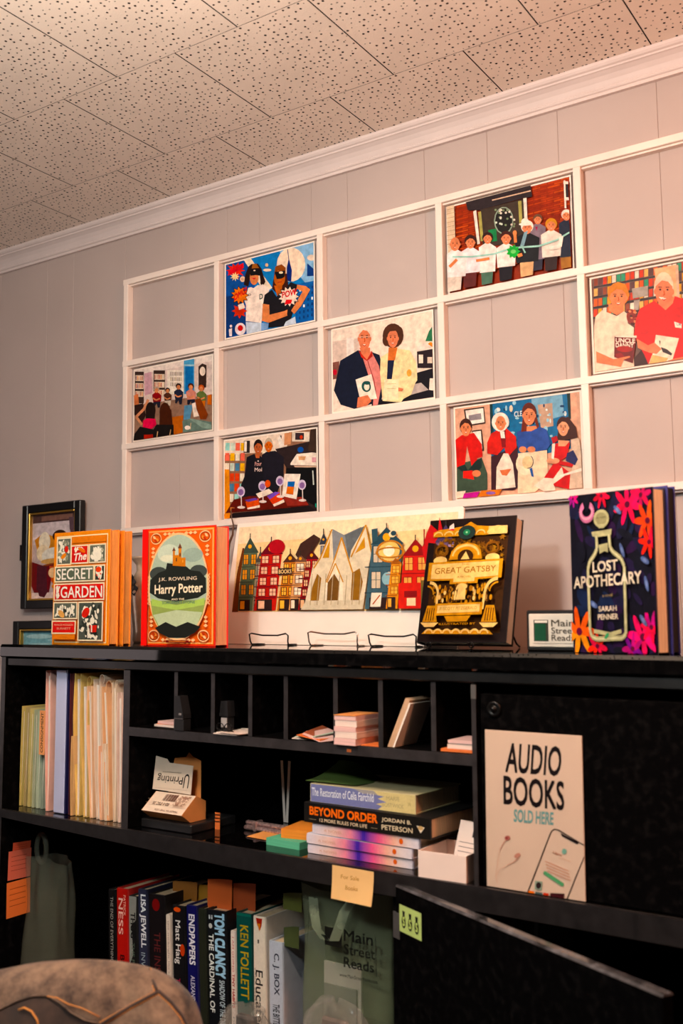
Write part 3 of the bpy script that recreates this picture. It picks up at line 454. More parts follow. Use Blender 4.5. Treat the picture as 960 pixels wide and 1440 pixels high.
m_ = MB(); m_.box(XL + .014, XR - .018, 0.008, 0.318, SH - 0.016, SH, 0.0008)
m_.build('main_shelf', BTOP, cab)
m_ = MB(); m_.prism([(XL + .014, SH), (XR - .018, SH), (XR - .018, SH - .036), (-0.22, SH - .036), (XL + .014, SH - .0165)], 1, 0.0, 0.0078); m_.build('shelf_apron', mat('apron_highlight_paint', '1c191a', .4, var=.5, scale=50, spec=.5), cab)  # apron greyed in its colour to carry the same edge highlight
bx('divider', BLACK, -0.503, -0.4855, 0.010, 0.318, SH, -0.0475, cab, .0008)
bx('pigeonhole_shelf', BLACK, -0.4855, 0.279, 0.009, 0.318, PS - .017, PS, cab, .0008)
for x in (-0.363, -0.268, -0.177, -0.095, 0.013, 0.105, 0.206): bx('pigeonhole_divider', BLACK, x - .0045, x + .0045, 0.014, 0.318, PS, -0.0475, cab, .0006)
bx('divider', BLACK, 0.279, 0.2865, 0.006, 0.318, SH, -0.0475, cab, .0008)
m_ = MB(); m_.box(0.2785, 0.2875, 0.0045, 0.0065, -0.072, -0.05, .0006); m_.build('catch_plate', mat('dull_grey_metal', '6a6664', .5, .6), cab)
bx('divider', BLACK, -0.139, -0.133, 0.15, 0.318, SH, PS - .017, cab, .0008)
dr = bx('door', BLACK, 0.2885, XR - .02, 0.016, 0.034, SH + .001, -0.064, cab, .0015)
dr['label'] = 'closed flat black cabinet door behind the sign'
m_ = MB(); m_.lathe([(0, 0.0), (0.0125, 0), (0.0125, .003), (.009, .005), (.007, .003), (.005, .003), (.004, .007), (0, .0075)], 24, 0, T(0.3135, 0.016, -0.0865) @ RX(90)); m_.build('lock', mat('black_lock_metal', '1a1817', .35, .7), dr)
bx('bottom_shelf', BLACK, XL + .014, XR - .018, 0.008, 0.318, DK - .018, DK, cab, .0008)
bx('plinth', BLACK, XL + .014, XR - .018, 0.03, 0.045, -1.355, -1.27, cab, .0008)
bx('divider', BLACK, 0.128, 0.138, 0.010, 0.318, DK, SH - .016, cab, .0008)
# the open lower door, hinged beside the bag and swung out towards the room
ang = math.degrees(math.atan2(-0.24, 0.506)); od = dt('cabinet_door', 'open black cabinet door swung outwards, its glossy top edge catching light', 'door', 0.1415, -0.0035, -0.372, ang)
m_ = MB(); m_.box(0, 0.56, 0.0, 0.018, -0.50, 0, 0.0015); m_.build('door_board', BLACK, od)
EDGE = mat('glossy_edge_highlights', '48474a', .14, .0, var=.97, scale=30); m_ = MB(); m_.prism([(0, -.001), (.003, .0022), (.015, .0022), (.018, -.001)], 0, 0.0, 0.56, M=None); m_.build('edge_band', EDGE, od)  # pale patches in the colour stand for bright highlight streaks
for hz in (-0.06, -0.42):
    m_ = MB(); m_.box(-.006, .012, -.0012, .002, hz - .02, hz + .02, .0005); m_.build('hinge', mat('dull_grey_metal', '6a6664', .5, .6), od)
# price sticker with three money bags
st = dt('price_sticker', 'small lime green sticker with three money bag symbols on the open door', 'sticker', 0.1415, -0.0035, -0.372, ang, M=T(0.012, -0.0004, -0.066))
bx('sticker_paper', mat('lime_paper', 'c3d67a', .6, var=.05), 0, 0.062, 0, .0003, 0, 0.041, st, 0)
A = Art()
for i in range(3):
    c = .2 + i * .3; A.e('10120e', c, .6, .095, .24); A.p('10120e', c - .06, .2, c + .06, .2, c + .04, .42, c - .04, .42); A.t('d8e88c', 'S', c - .045, .74, c + .045, .74, .32, .03)
A.build('money_bags', .062, .041, st)

# ------------------------------------------------------------------ books
def cloth(c): return mat('book_cloth_' + c, c, .5, var=.08, scale=40, bump=.2, bscale=500)
def book(label, x, y, z, rz, W, H, D, cover, art=None, pages=PAGES, lean=0, roll=0, spine=None, foil=None, group=None, name='book', pr=PM, flat=False, cat='book'):
    r_ = dt(name, label, cat, x, y, z, rz, group, M=RY(roll) @ RX(-lean)); c = cloth(cover); t = .0026
    bx('front_cover', c, 0, W, 0, t, 0, H, r_, .0008); bx('back_cover', c, 0, W, D - t, D, 0, H, r_, .0008)
    m_ = MB(); m_.prism([(0.0005, t), (-0.003, t + .003), (-0.0045, D / 2), (-0.003, D - t - .003), (0.0005, D - t), (.004, D - t), (.004, t)], 2, 0, H); m_.build('spine', cloth(spine) if spine else c, r_)
    m_ = MB(); m_.box(.004, W - .0025, t, D - t, .003, H - .003); m_.build('pages', pages, r_)
    if art: art.build('cover_print', W - .002, H - .002, r_, T(.001, -.0002, .001), pr)
    return r_
# 1 orange classic novel (two copies)
A = Art(); O_ = 'e87a10'; A.bg('f08a1c'); A.r('f7dfae', .045, .03, .965, .985); A.r(O_, .06, .042, .95, .975)
def pan(x0, y0, x1, y1, c): A.r('f7e2bd', x0 - .02, y0 - .012, x1 + .02, y1 + .012); A.r(c, x0, y0, x1, y1)
def sprig(x0, y0, x1, y1, cols, n, r_): [A.e(random.choice(cols), random.uniform(x0 + r_, x1 - r_), random.uniform(y0 + r_ * .6, y1 - r_ * .6), random.uniform(.3, 1) * r_, random.uniform(.25, .6) * r_, random.uniform(0, 180), n=8) for _ in range(n)]
pan(.07, .055, .30, .28, '63675a'); sprig(.07, .055, .30, .28, ['f5ecd8', 'f5ecd8', '8b8d78'], 60, .035); A.e('d8261a', .24, .15, .035, .03); A.e('e8862a', .19, .21, .05, .02, -20)
A.r(O_, .34, .042, .95, .10)
pan(.34, .13, .62, .275, 'd8201c'); sprig(.34, .13, .62, .19, ['f5ecd8'], 10, .03); A.e('ec7a3a', .52, .165, .07, .018, 15); A.t('f7eada', 'The', .37, .262, .60, .25, .065, .03, vx=.02)
pan(.67, .13, .93, .275, '63675a'); sprig(.67, .13, .93, .275, ['f5ecd8', 'f5ecd8', 'a8a890'], 40, .04); A.p('f5ecd8', .74, .16, .88, .16, .84, .24, .82, .275, .76, .275, .74, .22)
pan(.065, .315, .74, .435, '5c6654'); A.t('f7efe0', 'SECRET', .085, .423, .725, .423, .096, .012)
pan(.78, .315, .93, .435, '2e332c'); sprig(.78, .315, .93, .435, ['f5ecd8', 'e8492a'], 26, .035); A.e('e8492a', .84, .345, .05, .025)
pan(.065, .47, .93, .60, 'd8201c'); sprig(.065, .47, .17, .60, ['f5ecd8', 'f5ecd8', 'd8c8b8'], 30, .035); A.t('f7efe0', 'GARDEN', .18, .587, .915, .587, .10, .012)
pan(.07, .635, .47, .765, '5a6054'); sprig(.07, .635, .47, .765, ['f5ecd8', 'f5ecd8', '2e332c'], 44, .04); A.e('eab070', .21, .73, .06, .03, 20)
pan(.53, .635, .93, .955, '4b5048'); sprig(.53, .635, .93, .955, ['f5ecd8', 'f5ecd8', '2e332c', '2e332c'], 60, .04); A.e('d8261a', .66, .72, .07, .04, -20); A.e('f5ecd8', .78, .79, .04, .03); A.p('d8261a', .74, .83, .86, .83, .85, .89, .75, .89); A.l('f5ecd8', .02, .77, .83, .77, .89); A.p('1e1e1c', .76, .89, .86, .89, .84, .92, .78, .92); A.l('f5ecd8', .025, .70, .93, .80, .92, .86, .955)
pan(.07, .80, .47, .895, 'd8201c'); A.t('f5b89a', 'FRANCES HODGSON', .10, .835, .44, .835, .018, .01); A.t('f5b89a', 'BURNETT', .15, .868, .40, .868, .018, .01)
A.r(O_, .065, .91, .48, .955)
OP = mat('orange_stained_page_edges', 'ee9a48', .7, var=.2, scale=60, stretch=(.4, 12, .4))
book('orange illustrated novel titled Secret Garden facing out at the left end', -0.750, 0.030, 0, 0, .178, .241, .026, 'ef8516', A, OP)
book('second orange hardcover standing tight behind the Secret Garden book', -0.748, 0.0605, 0, 1.5, .180, .240, .023, 'ef8516', None, OP, lean=0)
# 2 red and green fantasy novel
A = Art(); A.bg('ee8440'); A.r('e0301c', 0, 0, 1, .012); A.r('e0301c', 0, .985, 1, 1); A.r('e0301c', .985, 0, 1, 1); A.r('f6b27a', .055, .02, .975, .98); A.r('e0602a', .07, .03, .96, .97)
for sx, sy in ((0, 0), (1, 0), (0, 1), (1, 1)):
    fx = lambda x: x if not sx else 1.03 - x
    fy = lambda y: y if not sy else 1 - y
    A.ring('f8c494', fx(.165), fy(.085), .075, .045, .010, n=18); A.ring('8a2a14', fx(.165), fy(.085), .062, .036, .006, n=18); [A.e(c_, fx(.165 + dx_), fy(.085 + dy_), .025, .012, 30, n=8) for dx_, dy_, c_ in ((-.02, -.01, 'f8c494'), (.02, .01, 'f0a060'), (0, .018, 'c03a1a'))]
    for k in range(3): A.p('f8c494', fx(.27 + k * .06), fy(.05), fx(.30 + k * .06), fy(.035), fx(.33 + k * .06), fy(.05), fx(.30 + k * .06), fy(.065)); A.p('f8c494', fx(.10), fy(.17 + k * .035), fx(.13), fy(.155 + k * .035), fx(.16), fy(.17 + k * .035), fx(.13), fy(.185 + k * .035))
for fx in (.085, .93):
    for k in range(8): A.l('f8c494', .009, fx - .02, .40 + k * .032, fx + .025, .432 + k * .032); A.l('f8c494', .009, fx + .025, .40 + k * .032, fx - .02, .432 + k * .032)
A.e('f8c494', .515, .50, .425, .455, n=48); A.e('a9b8a4', .515, .50, .405, .438, n=48)
A.e('c3cdb8', .38, .22, .16, .08); A.e('93a598', .72, .24, .14, .06); A.e('d8d8be', .36, .26, .10, .03)
A.p('8fa05c', .125, .62, .905, .62, .86, .74, .76, .86, .63, .93, .40, .93, .26, .86, .16, .74); A.p('a8c468', .14, .60, .5, .66, .89, .60, .88, .66, .5, .70, .15, .66); A.p('b8c4a0', .17, .74, .5, .70, .86, .72, .78, .84, .62, .90, .42, .90, .28, .86)
A.e('3d4440', .24, .39, .13, .06); A.e('3d4440', .80, .38, .12, .055); A.p('1d211d', .12, .44, .24, .38, .34, .36, .36, .30, .5, .315, .62, .33, .70, .37, .82, .38, .905, .44, .91, .56, .80, .60, .5, .63, .24, .60, .115, .55)
# a plain generic hill-top keep
A.p('c87a3c', .44, .325, .44, .20, .47, .20, .47, .235, .52, .235, .52, .18, .56, .18, .56, .26, .62, .26, .62, .335); A.p('6a4030', .43, .20, .455, .165, .48, .20); A.p('6a4030', .51, .18, .54, .135, .57, .18); A.r('3a2a22', .485, .26, .50, .29); A.r('3a2a22', .535, .22, .55, .25); A.r('e8a860', .575, .28, .59, .30)
A.p('1a1c18', .20, .85, .35, .80, .5, .84, .66, .80, .84, .84, .76, .89, .63, .932, .40, .932, .26, .89)
A.t('f3dcc0', 'J.K. ROWLING', .24, .462, .78, .458, .038, .004); A.t('f8e6c8', 'Harry Potter', .19, .585, .86, .575, .098, .022); A.t('f8e6c8', 'AND THE', .43, .618, .61, .616, .016, .012); A.t('5a7a6a', "SORCERER'S STONE", .30, .648, .76, .646, .024, .012)
A.r('7a1c1a', .36, .952, .68, .972); A.l('f0a060', .004, .40, .962, .64, .962)
A.r('f00c06', 0, 0, .085, 1)
b_ = book('red and orange fantasy novel with an oval green landscape on its cover', -0.488, 0.046, 0, 4, .184, .237, .042, 'e00c08', A, mat('peach_page_edges', 'f0a878', .7, var=.15, scale=60, stretch=(.4, 12, .4)))
# 3 black and gold novel on its easel
A = Art(); A.bg('1c1110'); G = 'c98a34'; G2 = 'f0c684'; GD = '7a4a18'
A.p('3a2210', .08, .13, .93, .13, .93, .93, .08, .93)
for _ in range(150): A.star(random.choice(['6a4016', '8a5a20', '9a6a28']), random.uniform(.12, .90), random.uniform(.17, .50), random.uniform(.008, .02), random.uniform(.02, .045), 6, .75)
A.p(G, .07, .15, .07, .11, .14, .09, .30, .08, .42, .07, .50, .035, .58, .07, .78, .085, .93, .10, .93, .15); [A.ring(G2, .13 + k * .125, .14, .05, .03, .012, 180, 360, 10) for k in range(7)]; A.p(G2, .72, .085, .93, .085, .93, .15, .72, .15); A.e(G2, .82, .11, .06, .03)
A.e('20302c', .47, .125, .10, .058); A.e('2f7a54', .47, .125, .04, .024); A.e('a8e8b0', .47, .125, .012, .008)
A.ring(GD, .20, .27, .07, .045, .02); A.ring(GD, .78, .26, .07, .045, .02); A.p(G, .30, .35, .32, .28, .38, .23, .50, .21, .60, .23, .66, .28, .68, .35); A.ring(G2, .49, .32, .15, .085, .02, 180, 360); A.e('3a2210', .49, .33, .09, .06); A.p(G2, .44, .35, .49, .285, .54, .35); A.e(G2, .20, .355, .08, .035); A.e(G2, .80, .345, .08, .035)
A.p(G, .07, .37, .92, .355, .92, .505, .66, .515, .66, .545, .34, .55, .34, .52, .07, .52); A.p(G2, .11, .385, .88, .372, .88, .49, .62, .50, .62, .53, .38, .535, .38, .505, .11, .505)
A.t('b98444', 'THE', .46, .40, .54, .398, .014, .01); A.t('a36d30', 'GREAT GATSBY', .15, .465, .85, .455, .048, .006); A.t('b98444', 'A NOVEL', .42, .50, .58, .498, .014, .008)
for _ in range(120): A.e(random.choice([G, GD, G2, '3a2210', 'a36d30']), random.uniform(.16, .84), random.uniform(.56, .70), random.uniform(.008, .02), random.uniform(.008, .03), n=7)
A.p(G2, .46, .58, .54, .58, .55, .68, .44, .68); A.e(G2, .50, .575, .06, .025)
A.ring(G2, .12, .64, .11, .10, .025, -90, 0); A.ring(G, .10, .64, .08, .07, .014, -90, 0); A.l(G2, .025, .23, .64, .23, .76); A.ring(G2, .90, .62, .13, .10, .028, 180, 270); A.ring(G, .91, .62, .09, .07, .014, 180, 270); A.l(G2, .025, .77, .62, .76, .76)
A.p(G, .22, .715, .76, .705, .76, .80, .22, .81); A.p(G2, .25, .73, .73, .72, .73, .78, .25, .79); A.t('c08c4a', 'F. SCOTT FITZGERALD', .28, .768, .70, .760, .024, .008)
for sx in (.07, .74): A.p(G, sx + .02, .86, sx + .06, .73, sx + .15, .73, sx + .19, .86); [A.l('4a2a10', .01, sx + .07 + i * .025, .75, sx + .06 + i * .028, .85) for i in range(4)]; A.p(G2, sx, .865, sx + .21, .865, sx + .16, .90, sx + .05, .90)
A.p(G, .34, .815, .64, .81, .60, .855, .38, .86); A.t(G, 'ILLUSTRATED BY', .29, .885, .70, .88, .016, .01); A.p(G, .10, .955, .14, .925, .86, .925, .90, .955); [A.ring(G2, .18 + k * .105, .95, .045, .03, .014, 180, 360, 10) for k in range(7)]
book('black hardcover with gold art deco ornament leaning back on a wire easel', 0.064, 0.200, 0.010, 0.5, .180, .236, .030, '17110f', A, PAGESW, lean=14, pr=FOIL)
def easel(label, x, y, rz, W=.12, m=WIRE, lip=.018, back=.15, lean=14, rise=.0018, group='wire easels on the cabinet top', z=0):
    r_ = dt('wire_easel', label, 'easel', x, y, z, rz, group); m_ = MB(); w2 = W / 2; r0 = .0016; t_ = math.tan(math.radians(lean))
    m_.tube([(-w2 * .96, -.030, r0), (-w2, -.032, .008), (-w2 * 1.04, -.033, lip + .004), (-w2 * .9, -.034, lip + .006), (-w2 * .3, -.034, lip + .002), (w2 * .5, -.034, lip + .002), (w2 * .92, -.034, lip + .006), (w2 * 1.03, -.033, lip + .002), (w2, -.032, .008), (w2 * 1.0, -.030, r0)], r0, 8); m_.build('front_lip', m, r_)
    for s_ in (-1, 1):
        q_ = MB(); q_.tube([(s_ * w2 * .96, -.030, r0), (s_ * w2 * .9, -.01, rise), (s_ * w2 * .85, .012, rise), (s_ * w2 * .8, .012 + back * t_ + .012, back)], r0, 8); q_.build('arm', m, r_)
    q_ = MB(); q_.tube([(-w2 * .8, .024 + back * t_, back), (-w2 * .5, .03 + back * t_, back + .006), (w2 * .5, .03 + back * t_, back + .006), (w2 * .8, .024 + back * t_, back)], r0, 8); q_.build('top_bar', m, r_)
    q_ = MB(); q_.tube([(-w2 * .4, .03 + back * t_, back + .005), (-w2 * .4, .085, r0), (w2 * .4, .085, r0), (w2 * .4, .03 + back * t_, back + .005)], r0, 8); q_.build('rear_leg', m, r_)
    return r_
er = dt('wire_easel', 'black wire easel whose scrolled feet show under the gold-patterned book', 'easel', 0.154, 0.198, 0, 1, 'wire easels on the cabinet top')
for s_ in (-.055, .03):
    m_ = MB(); m_.tube([(s_, .03, .0065), (s_, .0, .006), (s_, -.022, .006), (s_, -.026, .0105)], .0017, 8); m_.tube([(s_ + .0045 * math.cos(t / 6 * math.pi), -.012 + 0, .0062 + .0045 * math.sin(t / 6 * math.pi) - .0001) for t in range(12)], .0014, 6, closed=True); m_.build('foot', WIRE, er)
m_ = MB(); m_.tube([(.085, .07, .002), (.088, .05, .008), (.086, .035, .028), (.084, .062, .12), (-.05, .062, .12), (-.05, .035, .02), (-.05, .09, .002)], .0018, 8); m_.build('rear_leg', WIRE, er)
# 4 dark floral novel
A = Art(); A.bg('0e0c18'); 
def flower(c, c2, x, y, r_):
    for k in range(7):
        t = k * 2 * math.pi / 7 + x * 9; A.e(random.choice([c, c2]), x + r_ * .55 * math.cos(t), y + r_ * .37 * math.sin(t), r_ * .5, r_ * .16, math.degrees(t), n=9)
    A.e('5a1430', x, y, r_ * .2, r_ * .14, n=8)
[A.e(random.choice(['1c1a34', '221a38', '1a2440', '2a1638', '10101c']), random.random(), random.random(), random.uniform(.04, .12), random.uniform(.02, .06), random.uniform(0, 180), n=10) for _ in range(80)]
flower('e8284a', 'f0486a', .72, .09, .16); flower('c81a5a', 'e83a5a', .88, .04, .12); flower('e84a2a', 'f06a4a', .95, .20, .15); flower('e01838', 'f03a30', .96, .33, .12); flower('d84a80', 'a03a8a', .06, .02, .07); flower('c01a30', 'e03048', .42, .02, .10)
flower('f09030', 'e85a20', .10, .87, .19); flower('f03a30', 'd81a40', .32, .96, .12); flower('e01a5a', 'f03a7a', .86, .90, .18); flower('f02a4a', 'c0187a', .96, .84, .12); flower('b01a70', '702080', .74, .97, .12)
A.ring('d884a8', .24, .115, .075, .05, .04, -60, 240); A.ring('f0b0c0', .24, .115, .07, .045, .012, -40, 200)
for x, y, a_ in ((.62, .12, 30), (.66, .37, 60), (.92, .44, 20), (.88, .80, 40), (.30, .70, 20), (.93, .58, 70)): A.e('5a6a98', x, y, .05, .018, a_); A.e('7a8ab8', x, y, .02, .012, a_)
B = 'b0ab82'; A.e(B, .425, .165, .095, .058); A.e('8f8a66', .425, .165, .07, .04); A.t('5a5638', 'MURDER', .37, .165, .48, .163, .012, .01); A.p(B, .37, .20, .48, .20, .455, .225, .395, .225); A.p(B, .30, .245, .55, .235, .54, .27, .50, .275, .35, .28, .31, .27)
def bottle(w_, c): A.l(c, w_, .36, .27, .365, .35, .33, .39, .27, .43, .245, .48, .25, .86, .27, .90, .33, .915, .64, .905, .68, .88, .685, .47, .65, .42, .56, .38, .525, .35, .515, .27)
bottle(.032, B); bottle(.009, 'd8d2a8'); A.l(B, .025, .30, .865, .50, .885, .63, .865); A.e('4a9a6a', .455, .895, .03, .014, -30); A.p(B, .39, .33, .50, .32, .50, .38, .46, .37, .40, .385)
CW = 'ead9c0'; A.t(CW, 'LOST', .31, .500, .61, .490, .064, .022); A.t(CW, 'APOTHECARY', .07, .598, .88, .575, .072, .018); A.t('a08a60', 'a novel', .42, .655, .54, .65, .018, .005); A.t(CW, 'SARAH', .37, .745, .585, .74, .032, .016); A.t(CW, 'PENNER', .36, .795, .60, .79, .032, .016)
lb = book('dark blue floral novel with a glass bottle drawn on its jacket', 0.421, 0.073, 0, -15, .150, .243, .031, '16142a', A, PAGESW, spine='2a2a6a', pr=print_mat('mottled_jacket_print', .5, mottle=.32))
book('blue-backed hardcover showing only its edge behind the dark floral novel', 0.4295, 0.1045, 0, -15, .153, .247, .021, '2c2c78', None, mat('dark_page_edges', '120f14', .8))
# ------------------------------------------------------------------ wide townhouse artwork on three easels
r_ = dt('art_board', 'wide white board printed with a row of colourful gabled townhouses', 'artwork', -0.436, 0.238, 0.0008, -0.5, M=RX(-7)); AW, AH = .566, .264
m_ = MB(); m_.prism([(-.008, 0), (AW, 0), (AW + .002, AH - .003), (AW - .003, AH), (.004, AH - .0015), (.0, AH * .8), (-.006, AH * .5)], 1, 0, .004); m_.build('board', mat('warm_white_board', 'f2e3d6', .55, var=.03), r_)
q = [(22, 32), (905, 5), (885, 425), (0, 425)]; A = Art(q, 'efcf9c'); A.p('f3dcb8', 22, 32, 905, 5, 900, 70, 18, 110); A.p('eac38c', 5, 330, 890, 330, 885, 425, 0, 425)
def house(x, w_, top, roof, c, c2, rows=3, wc='f0c890', lean=0, cols=2, spire=True, shop=None):
    base = 420; A.p(c, x, base, x + 6 + lean, top + roof, x + w_ + lean, top + roof, x + w_, base); A.p(c2, x + lean, top + roof + 4, x + w_ / 2 + lean, top, x + w_ + 6 + lean, top + roof + 4)
    if spire: A.l('2a2420', 4, x + w_ / 2 + lean, top + 6, x + w_ / 2 + lean, top - 18); A.e('e8a040', x + w_ / 2 + lean, top + roof * .62, w_ * .12, w_ * .14)
    step = (base - top - roof - 60) / max(rows, 1)
    for j in range(rows):
        yy = top + roof + 12 + j * step
        for i in range(cols):
            xx = x + 6 + w_ * (i + .18) / cols + lean * (1 - (yy - top) / (base - top)); ww = w_ * .55 / cols; A.r(c2, xx - 3, yy - 3, xx + ww + 3, yy + step * .62 + 3); A.r(wc, xx, yy, xx + ww, yy + step * .62); A.l(c2, 2.4, xx + ww / 2, yy, xx + ww / 2, yy + step * .62); A.l(c2, 2.4, xx, yy + step * .3, xx + ww, yy + step * .3)
        A.l(c2, 4, x, yy + step * .8, x + w_, yy + step * .8)
    A.r('2a1a18', x + w_ * .15, base - 50, x + w_ * .85, base); A.r(wc, x + w_ * .22, base - 44, x + w_ * .5, base - 8)
    if shop: A.r('2a1a18', x + 2, base - 190, x + w_, base - 160); A.t('e8c890', shop, x + 6, base - 166, x + w_ - 4, base - 166, 18, .02)
house(22, 66, 80, 70, '5a6a50', '37463c', 3, 'e09a3c', 16); A.p('6a3a20', 2, 425, 18, 250, 40, 130, 48, 130, 30, 300, 28, 425); house(90, 40, 145, 50, '8a8a7a', '4a4a48', 2, 'c8b8a0', 8, 1)
house(96, 92, 100, 60, 'b8302c', '6a1a24', 4, 'f0c0a0', 22); A.e('a82a30', 190, 130, 34, 34); house(196, 62, 160, 40, 'c9742a', '4a2c22', 3, 'f0b860', 20, shop='BOOKS'); A.p('3a241e', 270, 170, 290, 120, 345, 80, 372, 100, 330, 180, 290, 200); house(246, 50, 170, 30, 'd8a070', '6a4a3a', 3, 'f3e0c8', 20, 1); house(286, 52, 150, 40, 'a82a2c', '4a1a1e', 4, 'e8b890', 26); house(355, 36, 75, 50, 'e0d0b8', '2f3440', 2, '8a8a90', 14, 1)
for x0, x1, px_, py_ in ((372, 455, 424, 60), (500, 582, 560, 48)):   # the pale gothic hall with three gables
    A.p('6f7478', x0 + 40, py_ + 8, 470, 90, 545, 70, 520, 200, 440, 220)
A.p('7c8084', 424, 60, 475, 92, 490, 180, 420, 230); A.p('5e6468', 475, 92, 558, 50, 545, 200, 490, 200)
A.p('d9cbb0', 310, 420, 345, 230, 385, 170, 422, 62, 430, 210, 462, 100, 492, 210, 500, 160, 558, 48, 580, 180, 572, 220, 548, 420); A.p('c08a3a', 385, 190, 415, 105, 412, 190); A.p('c08a3a', 515, 175, 553, 100, 556, 150); A.l('b8823a', 6, 422, 62, 376, 190, 350, 235); A.l('b8823a', 6, 558, 48, 500, 190); A.l('b8823a', 5, 558, 48, 582, 180); A.l('b8823a', 6, 462, 100, 425, 230, 400, 300); A.l('b8823a', 6, 462, 100, 496, 220, 520, 300)
A.p('8a6230', 335, 400, 345, 320, 365, 260, 382, 280, 370, 400); A.p('8a6230', 500, 390, 505, 260, 535, 240, 548, 300, 530, 400); A.p('e8dcc4', 402, 300, 436, 200, 468, 290, 470, 410, 395, 410); A.l('c08a3a', 5, 405, 300, 438, 215, 470, 300); A.p('6a4a28', 405, 385, 408, 300, 434, 262, 455, 300, 452, 385); A.p('cfc2a8', 300, 420, 320, 380, 550, 380, 548, 420); [A.l('a8977a', 3, 345 + i * 28, 260 + (i % 2) * 10, 338 + i * 28, 400) for i in range(8)]
house(556, 124, 62, 72, '3f5a66', '26404c', 2, 'c9b8a0', 22); A.p('2f4c58', 582, 70, 606, 66, 606, 120, 585, 130); A.e('e8d8b0', 663, 95, 14, 14); A.e('26404c', 668, 91, 11, 11); A.e('e8c078', 652, 168, 40, 44); A.e('f6ead0', 650, 168, 22, 24); A.ring('b8742c', 655, 170, 50, 46, 7); A.ring('b8742c', 655, 175, 54, 22, 5); A.e('8ab0b8', 645, 290, 20, 28); A.p('e8dcc8', 585, 350, 625, 350, 620, 410, 580, 410); A.l('a85a3a', 5, 590, 400, 618, 360)
house(640, 44, 200, 24, 'd88a2c', '9a5418', 3, 'e8b060', 16, 1, False); house(690, 100, 120, 70, 'c9302a', '8a1f20', 2, 'f0a868', 14); A.p('b8282a', 780, 160, 800, 90, 812, 60, 840, 90, 846, 30, 858, 90, 850, 160, 810, 230, 790, 230); A.l('8a1f20', 5, 788, 150, 788, 80); A.r('c9302a', 690, 310, 775, 420); A.r('7a1a1c', 712, 345, 760, 372); A.r('f0d0a8', 722, 375, 755, 408)
A.r('6a5a30', 775, 300, 812, 420); house(806, 84, 62, 75, '6a5478', '46385a', 3, 'a88ab0', 22); A.p('f0d8d0', 885, 72, 900, 60, 912, 75, 918, 105, 880, 105); A.e('c83a4a', 896, 96, 20, 12); A.e('d8843a', 842, 240, 9, 18); A.e('5a90a0', 872, 235, 9, 22); [A.l('a89ab0', 3, 815, 300 + k * 14, 878, 300 + k * 14) for k in range(8)]; A.t('d8c8d8', 'OPTIC', 818, 296, 872, 296, 16, .01)
A.build('printed_image', AW - .020, .186, r_, T(.010, -.0003, .068), print_mat('illustration_print', .6, mottle=.16))
easel('black wire easel holding the townhouse board beside the red fantasy novel', -0.285, .231, 0, .098, lean=7, group='wire easels on the cabinet top')
easel('chrome wire easel in the middle under the townhouse board', -0.125, .231, 0, .115, CHROME, .022, lean=7)
easel('black wire easel under the right part of the townhouse board', 0.012, .231, 0, .102, lean=7)
# ------------------------------------------------------------------ silver vase, cord, plaque
r_ = dt('vase', 'slim silver mirrored vase between the orange and the red books', 'vase', -0.690, .245, 0)
VM = mat('mercury_glass', 'c4b8a4', .25, .35, var=.3, scale=30, bump=.2, bscale=60)
m_ = MB(); m_.lathe([(0, .0), (.024, .0), (.027, .006), (.026, .03), (.034, .09), (.036, .115), (.030, .145), (.020, .165), (.021, .178), (.032, .192), (.034, .197), (.031, .197), (.018, .178), (.015, .165), (.0, .16)], 32); m_.build('body', VM, r_)
m_ = MB()
for a_, z_ in ((-2.3, .13), (-2.0, .12), (-1.7, .135), (-1.9, .145), (-1.5, .12)):
    R_ = .0365 if z_ < .13 else .034; c_, s_ = math.cos(a_), math.sin(a_); m_.add([(R_ * math.cos(a_ + dx_), R_ * math.sin(a_ + dx_), z_ + dz_) for dx_, dz_ in ((-.3, -.006), (0, -.014), (.3, .004), (.05, .012))], [(0, 1, 2, 3)])
m_.build('leaf_decoration', mat('black_enamel', '0f0d0c', .3), r_)
P = [WY(a, b, -.034) for a, b in ((324.5, 716), (325.5, 728), (328, 738), (327, 752), (322, 764), (320.5, 776), (321.5, 794))]
c_ = thing('hanging_cord', 'short brown twisted cord hanging from the lattice bottom rail beside the townhouse board', 'cord', T(*P[0])); m_ = MB(); m_.tube([p - P[0] for p in P], [.0014, .0014, .0018, .0024, .0034, .0038, .0016], 8); m_.build('cord', mat('brown_leather', '5a3418', .5), c_)
m_ = MB(); m_.tube([Vector((0, .012, .004)), Vector((0, .0, .003)), Vector((0, 0, -.004))], .0016, 8); m_.build('knot', mat('orange_thread', 'c8761e', .6), c_)
r_ = dt('name_plaque', 'small silver plaque with a green book emblem in a black holder', 'plaque', 0.320, .118, 0.0, 3)
bx('holder', mat('black_plastic', '14100f', .35), 0, .100, .006, .022, 0, .066, r_, .002); bx('plate', mat('brushed_silver', 'e2d6c6', .4, .15), .005, .096, .003, .0065, .006, .060, r_, .0015)
A = Art(); A.r('3a3a30', .07, .14, .36, .86); A.r('e8ddd0', .09, .16, .34, .24); A.r('1f4a34', .09, .27, .31, .84); A.t('4a4238', 'Main', .42, .36, .86, .36, .22, .008); A.t('4a4238', 'Street', .42, .60, .88, .60, .20, .008); A.t('4a4238', 'Reads', .42, .84, .86, .84, .20, .008); A.l('8a8074', .015, .05, .93, .95, .93); A.build('lettering', .086, .048, r_, T(.008, .0026, .009))
